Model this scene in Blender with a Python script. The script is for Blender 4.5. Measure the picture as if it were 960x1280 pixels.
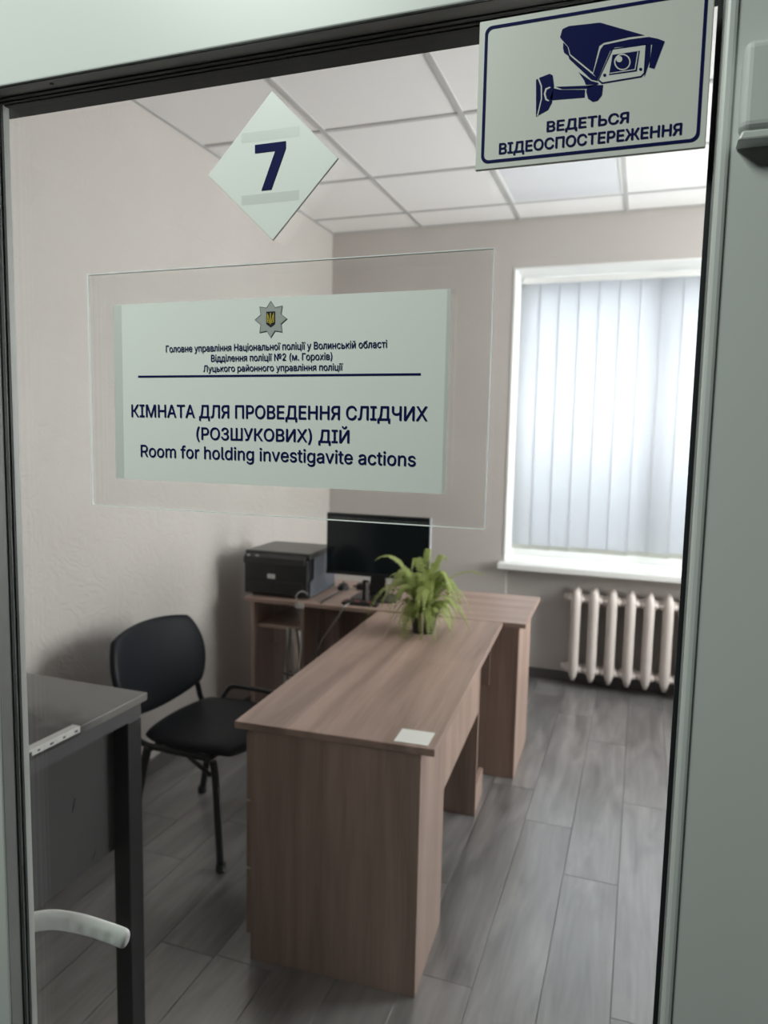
import bpy, bmesh, math, random, mathutils
from mathutils import Vector, Matrix, Euler
random.seed(7)
for _o in list(bpy.data.objects):
    bpy.data.objects.remove(_o)
SC = bpy.context.scene
COL = SC.collection
PI = math.pi

# ------------------------------------------------------------------ camera, world, light, exposure
cam_d = bpy.data.cameras.new('camera')
cam_d.sensor_fit = 'VERTICAL'; cam_d.sensor_height = 36.0
cam_d.lens = 912.2 / 1280 * 36.0
cam_d.clip_start = 0.02; cam_d.clip_end = 100
cam = bpy.data.objects.new('camera', cam_d); COL.objects.link(cam)
YAW, PITCH, ROLL = 0.338452, 0.104477, 0.02076
_f = Vector((-math.sin(YAW)*math.cos(PITCH), math.cos(YAW)*math.cos(PITCH), -math.sin(PITCH)))
_r = Vector((math.cos(YAW), math.sin(YAW), 0)); _u = _r.cross(_f)
_r2 = _r*math.cos(ROLL) + _u*math.sin(ROLL); _u2 = -_r*math.sin(ROLL) + _u*math.cos(ROLL)
_m = Matrix((_r2, _u2, -_f)).transposed().to_4x4()
_m.translation = Vector((0, 0, 1.60))
cam.matrix_world = _m
cam_d.dof.use_dof = True; cam_d.dof.focus_distance = 0.66; cam_d.dof.aperture_fstop = 9.0
SC.camera = cam

SC.view_settings.view_transform = 'Standard'
SC.view_settings.look = 'None'
SC.view_settings.gamma = 1.0
SC.view_settings.use_curve_mapping = False
SC.view_settings.exposure = 0.0
SC.cycles.use_denoising = True
SC.cycles.transparent_max_bounces = 32
SC.cycles.max_bounces = 12
SC.cycles.diffuse_bounces = 6
SC.cycles.sample_clamp_indirect = 6.0
SC.cycles.caustics_reflective = False
SC.cycles.caustics_refractive = False

world = bpy.data.worlds.new('world'); SC.world = world
world.use_nodes = True
_bg = world.node_tree.nodes['Background']
_bg.inputs[0].default_value = (0.86, 0.93, 1.0, 1); _bg.inputs[1].default_value = 3.0

def area_light(name, loc, rot, sx, sy, power, col, spread=PI):
    l = bpy.data.lights.new(name, 'AREA'); l.shape = 'RECTANGLE'; l.size = sx; l.size_y = sy
    l.energy = power; l.color = col; l.spread = spread
    o = bpy.data.objects.new(name, l); COL.objects.link(o); o.location = loc; o.rotation_euler = rot
    return o
# overcast daylight arriving at the window from outdoors
area_light('daylight', (0.1, 5.75, 2.05), (math.radians(-80), 0, 0), 2.4, 2.4, 135, (0.93, 0.97, 1.0))
area_light('side_fill', (2.45, 3.75, 1.85), (0, math.radians(90), 0), 2.0, 2.2, 245, (1.0, 0.985, 0.965))  # added fill light, shines in through the made-up side window
# corridor ceiling lamp's light is in its builder below
HALL_POWER = 24.5
ROOM_LAMP = 0.0

# ------------------------------------------------------------------ materials
def new_mat(name):
    m = bpy.data.materials.new(name); m.use_nodes = True
    nt = m.node_tree; b = nt.nodes['Principled BSDF']
    return m, nt, b
def N(nt, t, **kw):
    n = nt.nodes.new(t)
    for k, v in kw.items(): setattr(n, k, v)
    return n
def simple(name, col, rough=0.5, metal=0.0, noise=0.0, nscale=40.0, bump=0.0, spec=0.5, coat=0.0):
    m, nt, b = new_mat(name)
    b.inputs['Base Color'].default_value = (*col, 1); b.inputs['Roughness'].default_value = rough
    b.inputs['Metallic'].default_value = metal; b.inputs['Specular IOR Level'].default_value = spec
    b.inputs['Coat Weight'].default_value = coat
    tc = N(nt, 'ShaderNodeTexCoord'); nz = N(nt, 'ShaderNodeTexNoise')
    nz.inputs['Scale'].default_value = nscale; nz.inputs['Detail'].default_value = 4
    nt.links.new(tc.outputs['Object'], nz.inputs['Vector'])
    mx = N(nt, 'ShaderNodeMix', data_type='RGBA')
    mx.inputs[6].default_value = (*[c*(1-noise) for c in col], 1)
    mx.inputs[7].default_value = (*[min(1, c*(1+noise)) for c in col], 1)
    nt.links.new(nz.outputs['Fac'], mx.inputs[0]); nt.links.new(mx.outputs[2], b.inputs['Base Color'])
    if bump:
        bp = N(nt, 'ShaderNodeBump'); bp.inputs['Strength'].default_value = bump; bp.inputs['Distance'].default_value = 0.002
        nt.links.new(nz.outputs['Fac'], bp.inputs['Height']); nt.links.new(bp.outputs['Normal'], b.inputs['Normal'])
    return m

def wood(name, axis, dark, light, rough=0.42):
    """oak-look laminate, grain along the given axis (0 x, 1 y, 2 z)"""
    m, nt, b = new_mat(name)
    tc = N(nt, 'ShaderNodeTexCoord')
    mp = N(nt, 'ShaderNodeMapping'); s = [11.0, 11.0, 11.0]; s[axis] = 0.75
    mp.inputs['Scale'].default_value = s
    nt.links.new(tc.outputs['Object'], mp.inputs['Vector'])
    n1 = N(nt, 'ShaderNodeTexNoise'); n1.inputs['Scale'].default_value = 1.0; n1.inputs['Detail'].default_value = 5
    n1.inputs['Distortion'].default_value = 0.9
    nt.links.new(mp.outputs[0], n1.inputs['Vector'])
    mp2 = N(nt, 'ShaderNodeMapping'); s2 = [160.0]*3; s2[axis] = 5.0
    mp2.inputs['Scale'].default_value = s2
    nt.links.new(tc.outputs['Object'], mp2.inputs['Vector'])
    n2 = N(nt, 'ShaderNodeTexNoise'); n2.inputs['Scale'].default_value = 1.0; n2.inputs['Detail'].default_value = 3
    nt.links.new(mp2.outputs[0], n2.inputs['Vector'])
    ad = N(nt, 'ShaderNodeMath', operation='MULTIPLY_ADD'); ad.inputs[1].default_value = 0.35
    nt.links.new(n2.outputs['Fac'], ad.inputs[0]); nt.links.new(n1.outputs['Fac'], ad.inputs[2])
    cr = N(nt, 'ShaderNodeValToRGB')
    cr.color_ramp.elements[0].position = 0.42; cr.color_ramp.elements[0].color = (*dark, 1)
    cr.color_ramp.elements[1].position = 0.88; cr.color_ramp.elements[1].color = (*light, 1)
    nt.links.new(ad.outputs[0], cr.inputs[0]); nt.links.new(cr.outputs[0], b.inputs['Base Color'])
    b.inputs['Roughness'].default_value = rough
    bp = N(nt, 'ShaderNodeBump'); bp.inputs['Strength'].default_value = 0.06; bp.inputs['Distance'].default_value = 0.001
    nt.links.new(n2.outputs['Fac'], bp.inputs['Height']); nt.links.new(bp.outputs['Normal'], b.inputs['Normal'])
    return m

def plaster(name, col, col2, bump=0.4):
    """decorative plaster with short curling trowel marks"""
    m, nt, b = new_mat(name)
    tc = N(nt, 'ShaderNodeTexCoord')
    n0 = N(nt, 'ShaderNodeTexNoise'); n0.inputs['Scale'].default_value = 3.0; n0.inputs['Detail'].default_value = 3
    nt.links.new(tc.outputs['Object'], n0.inputs['Vector'])
    mx0 = N(nt, 'ShaderNodeMix', data_type='VECTOR'); mx0.inputs[0].default_value = 0.25
    nt.links.new(tc.outputs['Object'], mx0.inputs[4]); nt.links.new(n0.outputs['Color'], mx0.inputs[5])
    n1 = N(nt, 'ShaderNodeTexNoise'); n1.inputs['Scale'].default_value = 11.0; n1.inputs['Detail'].default_value = 5
    n1.inputs['Distortion'].default_value = 2.2
    nt.links.new(mx0.outputs[1], n1.inputs['Vector'])
    rg = N(nt, 'ShaderNodeMath', operation='SUBTRACT'); rg.inputs[1].default_value = 0.5
    nt.links.new(n1.outputs['Fac'], rg.inputs[0])
    ab = N(nt, 'ShaderNodeMath', operation='ABSOLUTE'); nt.links.new(rg.outputs[0], ab.inputs[0])
    cr = N(nt, 'ShaderNodeValToRGB')
    cr.color_ramp.elements[0].position = 0.0; cr.color_ramp.elements[0].color = (1, 1, 1, 1)
    cr.color_ramp.elements[1].position = 0.12; cr.color_ramp.elements[1].color = (0, 0, 0, 1)
    nt.links.new(ab.outputs[0], cr.inputs[0])
    mx = N(nt, 'ShaderNodeMix', data_type='RGBA'); mx.inputs[6].default_value = (*col, 1); mx.inputs[7].default_value = (*col2, 1)
    n3 = N(nt, 'ShaderNodeTexNoise'); n3.inputs['Scale'].default_value = 2.2; n3.inputs['Detail'].default_value = 4
    nt.links.new(tc.outputs['Object'], n3.inputs['Vector'])
    nt.links.new(n3.outputs['Fac'], mx.inputs[0]); nt.links.new(mx.outputs[2], b.inputs['Base Color'])
    b.inputs['Roughness'].default_value = 0.5
    bp = N(nt, 'ShaderNodeBump'); bp.inputs['Strength'].default_value = bump; bp.inputs['Distance'].default_value = 0.003
    nt.links.new(cr.outputs[0], bp.inputs['Height']); nt.links.new(bp.outputs['Normal'], b.inputs['Normal'])
    return m

def clear(name, tint=(1, 1, 1), gloss=1.0, rough=0.0):
    """clear sheet: light passes straight through, Fresnel reflection on each face"""
    m = bpy.data.materials.new(name); m.use_nodes = True
    nt = m.node_tree; nt.nodes.clear()
    out = N(nt, 'ShaderNodeOutputMaterial'); tr = N(nt, 'ShaderNodeBsdfTransparent'); gl = N(nt, 'ShaderNodeBsdfGlossy')
    tr.inputs[0].default_value = (*tint, 1); gl.inputs['Roughness'].default_value = rough
    gl.inputs[0].default_value = (gloss, gloss, gloss, 1)
    fr = N(nt, 'ShaderNodeFresnel'); fr.inputs['IOR'].default_value = 1.45
    # same reflectance seen from either side of the sheet
    geo = N(nt, 'ShaderNodeNewGeometry'); mxi = N(nt, 'ShaderNodeMix', data_type='FLOAT')
    mxi.inputs[2].default_value = 1.45; mxi.inputs[3].default_value = 1/1.45
    nt.links.new(geo.outputs['Backfacing'], mxi.inputs[0]); nt.links.new(mxi.outputs[0], fr.inputs['IOR'])
    ms = N(nt, 'ShaderNodeMixShader')
    nt.links.new(fr.outputs[0], ms.inputs[0]); nt.links.new(tr.outputs[0], ms.inputs[1]); nt.links.new(gl.outputs[0], ms.inputs[2])
    nt.links.new(ms.outputs[0], out.inputs[0])
    return m

def translucent(name, col, t=0.6):
    m = bpy.data.materials.new(name); m.use_nodes = True
    nt = m.node_tree; nt.nodes.clear()
    out = N(nt, 'ShaderNodeOutputMaterial'); d = N(nt, 'ShaderNodeBsdfDiffuse'); tl = N(nt, 'ShaderNodeBsdfTranslucent')
    tc = N(nt, 'ShaderNodeTexCoord'); wv = N(nt, 'ShaderNodeTexNoise'); wv.inputs['Scale'].default_value = 120
    nt.links.new(tc.outputs['Object'], wv.inputs['Vector'])
    mx = N(nt, 'ShaderNodeMix', data_type='RGBA'); mx.inputs[6].default_value = (*[c*.96 for c in col], 1); mx.inputs[7].default_value = (*col, 1)
    nt.links.new(wv.outputs['Fac'], mx.inputs[0])
    nt.links.new(mx.outputs[2], d.inputs[0]); nt.links.new(mx.outputs[2], tl.inputs[0])
    ms = N(nt, 'ShaderNodeMixShader'); ms.inputs[0].default_value = t
    nt.links.new(d.outputs[0], ms.inputs[1]); nt.links.new(tl.outputs[0], ms.inputs[2]); nt.links.new(ms.outputs[0], out.inputs[0])
    return m

def floor_mat():
    m, nt, b = new_mat('grey_laminate')
    tc = N(nt, 'ShaderNodeTexCoord'); geo = N(nt, 'ShaderNodeNewGeometry')
    off = N(nt, 'ShaderNodeVectorMath', operation='SCALE'); off.inputs[0].default_value = (17, 31, 0)
    nt.links.new(geo.outputs['Random Per Island'], off.inputs['Scale'])
    ad = N(nt, 'ShaderNodeVectorMath', operation='ADD')
    nt.links.new(tc.outputs['Object'], ad.inputs[0]); nt.links.new(off.outputs[0], ad.inputs[1])
    mp = N(nt, 'ShaderNodeMapping'); mp.inputs['Scale'].default_value = (7.5, 1.3, 1)
    nt.links.new(ad.outputs[0], mp.inputs['Vector'])
    n1 = N(nt, 'ShaderNodeTexNoise'); n1.inputs['Scale'].default_value = 1.6; n1.inputs['Detail'].default_value = 6
    n1.inputs['Roughness'].default_value = 0.6; n1.inputs['Distortion'].default_value = 0.7
    nt.links.new(mp.outputs[0], n1.inputs['Vector'])
    mp2 = N(nt, 'ShaderNodeMapping'); mp2.inputs['Scale'].default_value = (90, 3, 1)
    nt.links.new(ad.outputs[0], mp2.inputs['Vector'])
    n2 = N(nt, 'ShaderNodeTexNoise'); n2.inputs['Scale'].default_value = 1.0; n2.inputs['Detail'].default_value = 3
    nt.links.new(mp2.outputs[0], n2.inputs['Vector'])
    ma = N(nt, 'ShaderNodeMath', operation='MULTIPLY_ADD'); ma.inputs[1].default_value = 0.22
    nt.links.new(n2.outputs['Fac'], ma.inputs[0]); nt.links.new(n1.outputs['Fac'], ma.inputs[2])
    mb = N(nt, 'ShaderNodeMath', operation='MULTIPLY_ADD'); mb.inputs[1].default_value = 0.12
    nt.links.new(geo.outputs['Random Per Island'], mb.inputs[0]); nt.links.new(ma.outputs[0], mb.inputs[2])
    cr = N(nt, 'ShaderNodeValToRGB')
    cr.color_ramp.elements[0].position = 0.40; cr.color_ramp.elements[0].color = (0.048, 0.046, 0.046, 1)
    cr.color_ramp.elements[1].position = 0.92; cr.color_ramp.elements[1].color = (0.30, 0.29, 0.29, 1)
    nt.links.new(mb.outputs[0], cr.inputs[0]); nt.links.new(cr.outputs[0], b.inputs['Base Color'])
    b.inputs['Roughness'].default_value = 0.36; b.inputs['Specular IOR Level'].default_value = 0.9; b.inputs['Coat Weight'].default_value = 1.0; b.inputs['Coat Roughness'].default_value = 0.3; b.inputs['Coat IOR'].default_value = 1.9
    n4 = N(nt, 'ShaderNodeTexNoise'); n4.inputs['Scale'].default_value = 14; n4.inputs['Detail'].default_value = 4; n4.inputs['Distortion'].default_value = 2.5
    mp4 = N(nt, 'ShaderNodeMapping'); mp4.inputs['Scale'].default_value = (1.2, 1, 1)
    nt.links.new(tc.outputs['Object'], mp4.inputs['Vector']); nt.links.new(mp4.outputs[0], n4.inputs['Vector'])
    bp = N(nt, 'ShaderNodeBump'); bp.inputs['Strength'].default_value = 0.16; bp.inputs['Distance'].default_value = 0.003
    nt.links.new(n4.outputs['Fac'], bp.inputs['Height']); nt.links.new(bp.outputs['Normal'], b.inputs['Normal'])
    return m

def table_top_mat():
    """worn grey laminate with dark stains towards the near end of the table"""
    m, nt, b = new_mat('stained_grey_laminate')
    tc = N(nt, 'ShaderNodeTexCoord')
    sp = N(nt, 'ShaderNodeSeparateXYZ'); nt.links.new(tc.outputs['Object'], sp.inputs[0])
    nz = N(nt, 'ShaderNodeTexNoise'); nz.inputs['Scale'].default_value = 7; nz.inputs['Detail'].default_value = 6; nz.inputs['Distortion'].default_value = 1.2
    nt.links.new(tc.outputs['Object'], nz.inputs['Vector'])
    gr = N(nt, 'ShaderNodeMapRange'); gr.inputs['From Min'].default_value = -0.06; gr.inputs['From Max'].default_value = -0.33
    nt.links.new(sp.outputs['Y'], gr.inputs['Value'])
    ml = N(nt, 'ShaderNodeMath', operation='MULTIPLY_ADD'); ml.inputs[1].default_value = 0.9
    sb = N(nt, 'ShaderNodeMath', operation='SUBTRACT'); sb.inputs[1].default_value = 0.55
    nt.links.new(nz.outputs['Fac'], ml.inputs[0]); nt.links.new(gr.outputs[0], ml.inputs[2]); nt.links.new(ml.outputs[0], sb.inputs[0])
    cr = N(nt, 'ShaderNodeValToRGB')
    cr.color_ramp.elements[0].position = 0.25; cr.color_ramp.elements[0].color = (0.16, 0.155, 0.15, 1)
    cr.color_ramp.elements[1].position = 0.6; cr.color_ramp.elements[1].color = (0.022, 0.02, 0.02, 1)
    nt.links.new(sb.outputs[0], cr.inputs[0]); nt.links.new(cr.outputs[0], b.inputs['Base Color'])
    b.inputs['Roughness'].default_value = 0.42
    return m

M = {}
M['pvc'] = simple('white_pvc', (0.68, 0.70, 0.68), 0.38, noise=0.02, nscale=3)
M['handlewhite'] = simple('white_handle_coat', (0.90, 0.91, 0.90), 0.3, noise=0.01, nscale=3)
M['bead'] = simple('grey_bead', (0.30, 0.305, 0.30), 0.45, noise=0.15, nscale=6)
M['rubber'] = simple('black_rubber', (0.012, 0.016, 0.018), 0.55, noise=0.2)
M['glass'] = clear('clear_glass', (0.985, 0.99, 0.985))
M['acrylic'] = clear('clear_acrylic', (0.975, 0.98, 0.975))
M['acr_edge'] = simple('polished_acrylic_edge', (0.95, 0.96, 0.95), 0.25, noise=0.03)
M['paper'] = simple('white_paper', (0.88, 0.90, 0.87), 0.35, noise=0.015, nscale=5)
M['signplastic'] = simple('white_sign_plastic', (0.77, 0.77, 0.73), 0.35, noise=0.01, nscale=5)
M['tape'] = clear('clear_tape', (0.98, 0.982, 0.98), rough=0.25)
M['navy'] = simple('navy_print', (0.006, 0.009, 0.080), 0.55, noise=0.05, spec=0.08)
M['greyprint'] = simple('grey_print', (0.42, 0.44, 0.43), 0.4, noise=0.12, nscale=600)
M['greyline'] = simple('grey_line_print', (0.26, 0.27, 0.27), 0.4, noise=0.05)
M['yellow'] = simple('yellow_print', (0.72, 0.58, 0.06), 0.4, noise=0.05)
M['blackprint'] = simple('black_print', (0.01, 0.01, 0.03), 0.4, noise=0.05)
M['plaster'] = plaster('cream_plaster', (0.50, 0.462, 0.44), (0.57, 0.54, 0.515))
M['plaster_b'] = plaster('cream_plaster_back', (0.50, 0.462, 0.44), (0.57, 0.54, 0.515), 0.2)
M['hall'] = simple('corridor_paint', (0.12, 0.125, 0.12), 0.7, noise=0.03, nscale=4)
M['hallfloor'] = simple('corridor_tiles', (0.045, 0.045, 0.045), 0.55, noise=0.15, nscale=6)
M['tile'] = simple('ceiling_tile', (0.90, 0.89, 0.89), 0.85, noise=0.03, nscale=160, bump=0.25)
M['grid'] = simple('ceiling_grid', (0.52, 0.52, 0.52), 0.5, noise=0.02)
M['diffuser'] = simple('lamp_diffuser', (0.80, 0.82, 0.87), 0.3, noise=0.01)
M['floor'] = floor_mat()
M['gap'] = simple('floor_gap', (0.03, 0.03, 0.03), 0.8, noise=0.1)
M['skirt'] = simple('dark_skirting', (0.10, 0.095, 0.095), 0.45, noise=0.15, nscale=14)
M['white'] = simple('white_gloss', (0.83, 0.83, 0.82), 0.35, noise=0.01)
M['blind'] = translucent('blind_fabric', (0.70, 0.71, 0.735), 0.55)
M['weight'] = simple('slat_weight', (0.45, 0.46, 0.42), 0.5, noise=0.03)
M['radiator'] = simple('cream_radiator_enamel', (0.62, 0.56, 0.53), 0.4, noise=0.03, nscale=9)
M['wood_y'] = wood('oak_laminate_lengthways', 1, (0.22, 0.15, 0.125), (0.47, 0.335, 0.28))
M['wood_x'] = wood('oak_laminate_crossways', 0, (0.22, 0.15, 0.125), (0.47, 0.335, 0.28))
M['wood_z'] = wood('oak_laminate_upright', 2, (0.215, 0.147, 0.122), (0.44, 0.315, 0.262))
M['edge'] = simple('oak_edge_band', (0.33, 0.26, 0.23), 0.4, noise=0.1, nscale=30)
M['black'] = simple('black_plastic', (0.012, 0.012, 0.014), 0.38, noise=0.15)
M['blacktop'] = simple('printer_lid', (0.035, 0.035, 0.033), 0.32, noise=0.1)
M['greyside'] = simple('printer_side', (0.085, 0.095, 0.115), 0.42, noise=0.1)
M['label'] = simple('pale_label', (0.62, 0.62, 0.62), 0.4, noise=0.15, nscale=300)
M['screen'] = simple('screen_glass', (0.004, 0.010, 0.014), 0.12, noise=0.05)
M['silver'] = simple('silver_metal', (0.55, 0.55, 0.57), 0.3, metal=0.8, noise=0.05)
M['leather'] = simple('black_leatherette', (0.006, 0.007, 0.011), 0.45, noise=0.25, nscale=180, bump=0.2, spec=0.16)
M['tube'] = simple('black_steel_tube', (0.010, 0.010, 0.012), 0.35, noise=0.1)
M['tabletop'] = table_top_mat()
M['steel'] = simple('dark_grey_steel', (0.060, 0.060, 0.064), 0.5, noise=0.25, nscale=12)
M['steelpanel'] = simple('grey_panel', (0.036, 0.035, 0.037), 0.5, noise=0.12, nscale=9)
M['blacksteel'] = simple('black_steel', (0.008, 0.008, 0.010), 0.45, noise=0.1)
M['strip'] = simple('perforated_zinc', (0.62, 0.62, 0.60), 0.45, metal=0.1, noise=0.15, nscale=60)
M['cable'] = simple('black_cable', (0.02, 0.02, 0.022), 0.5, noise=0.1)
M['greycable'] = simple('grey_cable', (0.17, 0.165, 0.15), 0.5, noise=0.1)
M['whitecable'] = simple('pale_cable', (0.50, 0.47, 0.44), 0.5, noise=0.1)
M['pot'] = simple('dark_plastic_pot', (0.020, 0.022, 0.020), 0.4, noise=0.1)
M['soil'] = simple('potting_soil', (0.03, 0.022, 0.016), 0.9, noise=0.4, nscale=120, bump=0.6)
M['red'] = simple('dull_red_plastic', (0.22, 0.06, 0.06), 0.5, noise=0.1)
def fern_mat(name, a, b_):
    m, nt, b = new_mat(name)
    tc = N(nt, 'ShaderNodeTexCoord'); nz = N(nt, 'ShaderNodeTexNoise'); nz.inputs['Scale'].default_value = 30
    nt.links.new(tc.outputs['Object'], nz.inputs['Vector'])
    mx = N(nt, 'ShaderNodeMix', data_type='RGBA'); mx.inputs[6].default_value = (*a, 1); mx.inputs[7].default_value = (*b_, 1)
    nt.links.new(nz.outputs['Fac'], mx.inputs[0]); nt.links.new(mx.outputs[2], b.inputs['Base Color'])
    b.inputs['Roughness'].default_value = 0.45
    tl = N(nt, 'ShaderNodeBsdfTranslucent'); nt.links.new(mx.outputs[2], tl.inputs[0])
    ms = N(nt, 'ShaderNodeMixShader'); ms.inputs[0].default_value = 0.4
    out = nt.nodes['Material Output']
    nt.links.new(b.outputs[0], ms.inputs[1]); nt.links.new(tl.outputs[0], ms.inputs[2]); nt.links.new(ms.outputs[0], out.inputs[0])
    return m
M['fern'] = fern_mat('fern_green', (0.28, 0.37, 0.09), (0.55, 0.62, 0.24))
M['fern_dry'] = fern_mat('fern_dry', (0.48, 0.40, 0.28), (0.60, 0.54, 0.42))

# ------------------------------------------------------------------ geometry helpers
def obj(name, bm, mat, parent=None, loc=None, smooth=False, bevel=0.0, seg=2, label=None):
    me = bpy.data.meshes.new(name); name != 'lettering' and bmesh.ops.recalc_face_normals(bm, faces=bm.faces[:]); bm.to_mesh(me); bm.free()
    mats = mat if isinstance(mat, (list, tuple)) else [mat]
    for k in mats: me.materials.append(M[k])
    o = bpy.data.objects.new(name, me); COL.objects.link(o)
    if parent is not None: o.parent = parent
    if loc is not None: o.location = loc
    if smooth:
        for p in me.polygons: p.use_smooth = True
    if bevel:
        md = o.modifiers.new('bevel', 'BEVEL'); md.width = bevel; md.segments = seg; md.limit_method = 'ANGLE'; md.angle_limit = math.radians(35)
    if label: o['label'] = label
    return o
def box(bm, x0, x1, y0, y1, z0, z1, mi=0):
    v = [bm.verts.new(p) for p in ((x0,y0,z0),(x1,y0,z0),(x1,y1,z0),(x0,y1,z0),(x0,y0,z1),(x1,y0,z1),(x1,y1,z1),(x0,y1,z1))]
    fs = []
    for q in ((0,3,2,1),(4,5,6,7),(0,1,5,4),(1,2,6,5),(2,3,7,6),(3,0,4,7)):
        f = bm.faces.new([v[i] for i in q]); f.material_index = mi; fs.append(f)
    return fs
def boxo(name, d, mat, parent=None, bevel=0.0, label=None, seg=2):
    bm = bmesh.new(); box(bm, *d); return obj(name, bm, mat, parent, bevel=bevel, label=label, seg=seg)
def sweep(bm, pts, rad, sides=10, closed=False, flat=None, mi=0):
    """tube along points; rad may be a list; flat = (a, b) multiplies section axes"""
    pts = [Vector(p) for p in pts]; n = len(pts); rings = []
    up = Vector((0, 0, 1)); prev = None
    for i, p in enumerate(pts):
        a = pts[i-1] if (i > 0 or closed) else p
        c = pts[(i+1) % n] if (i < n-1 or closed) else p
        t = (c-a).normalized()
        if prev is None:
            s = t.cross(up)
            if s.length < 1e-3: s = t.cross(Vector((0, 1, 0)))
        else:
            s = prev - t*prev.dot(t)
        s.normalize(); prev = s.copy(); w = s.cross(t)
        r = rad[i] if isinstance(rad, (list, tuple)) else rad
        fa, fb = flat if flat else (1, 1)
        rings.append([bm.verts.new(p + s*(r*fa*math.cos(2*PI*k/sides)) + w*(r*fb*math.sin(2*PI*k/sides))) for k in range(sides)])
    for i in range(n if closed else n-1):
        A, B = rings[i], rings[(i+1) % n]
        for k in range(sides):
            f = bm.faces.new((A[k], A[(k+1) % sides], B[(k+1) % sides], B[k])); f.material_index = mi
    if not closed:
        for R_ in (rings[0], rings[-1]):
            f = bm.faces.new(R_); f.material_index = mi
def spline(pts, n=8):
    pts = [Vector(p) for p in pts]; out = []
    for i in range(len(pts)-1):
        p0 = pts[max(i-1, 0)]; p1 = pts[i]; p2 = pts[i+1]; p3 = pts[min(i+2, len(pts)-1)]
        for k in range(n):
            t = k/n
            out.append(0.5*((2*p1) + (-p0+p2)*t + (2*p0-5*p1+4*p2-p3)*t*t + (-p0+3*p1-3*p2+p3)*t**3))
    out.append(pts[-1]); return out
def prism(bm, poly, y0, y1, mi=0):
    """polygon in x,z extruded along y"""
    A = [bm.verts.new((x, y0, z)) for x, z in poly]; B = [bm.verts.new((x, y1, z)) for x, z in poly]
    n = len(poly)
    bm.faces.new(A).material_index = mi; bm.faces.new(B[::-1]).material_index = mi
    for i in range(n):
        bm.faces.new((A[i], B[i], B[(i+1) % n], A[(i+1) % n])).material_index = mi
def lathe(bm, prof, cx, cy, n=28):
    rings = [[bm.verts.new((cx + r*math.cos(2*PI*k/n), cy + r*math.sin(2*PI*k/n), z)) for k in range(n)] for r, z in prof]
    for A, B in zip(rings, rings[1:]):
        for k in range(n): bm.faces.new((A[k], A[(k+1) % n], B[(k+1) % n], B[k]))
    bm.faces.new(rings[0]); bm.faces.new(rings[-1])
def thing(name, label, cat, loc=(0, 0, 0), rz=0.0, group=None):
    o = bpy.data.objects.new(name, None); COL.objects.link(o); o.empty_display_size = 0.05
    o.location = loc; o.rotation_euler = (0, 0, rz); o['label'] = label; o['category'] = cat
    if group: o['group'] = group
    return o
def tag(o, label, cat, group=None):
    o['label'] = label; o['category'] = cat
    if group: o['group'] = group
    return o
def struct(o, label=None):
    o['kind'] = 'structure'
    if label: o['label'] = label
    return o
def rounded(x0, x1, z0, z1, r, n=6):
    out = []
    for cx, cz, a0 in ((x1-r, z1-r, 0), (x0+r, z1-r, 90), (x0+r, z0+r, 180), (x1-r, z0+r, 270)):
        for k in range(n+1):
            a = math.radians(a0 + 90*k/n); out.append((cx + r*math.cos(a), cz + r*math.sin(a)))
    return out
def ring_prism(bm, outer, inner, y0, y1, mi=0):
    n = len(outer)
    def mk(y): return [bm.verts.new((x, y, z)) for x, z in outer], [bm.verts.new((x, y, z)) for x, z in inner]
    A, a = mk(y0); B, b = mk(y1)
    for i in range(n):
        j = (i+1) % n
        for q in ((A[i], A[j], a[j], a[i]), (B[j], B[i], b[i], b[j]), (A[j], A[i], B[i], B[j]), (a[i], a[j], b[j], b[i])):
            bm.faces.new(q).material_index = mi
FONT = None
try:      # Blender's own bundled sans-serif
    import os
    FONT = bpy.data.fonts.load(os.path.join(bpy.utils.system_resource('DATAFILES'), 'fonts', 'Inter.woff2'))
except Exception:
    FONT = None
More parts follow.
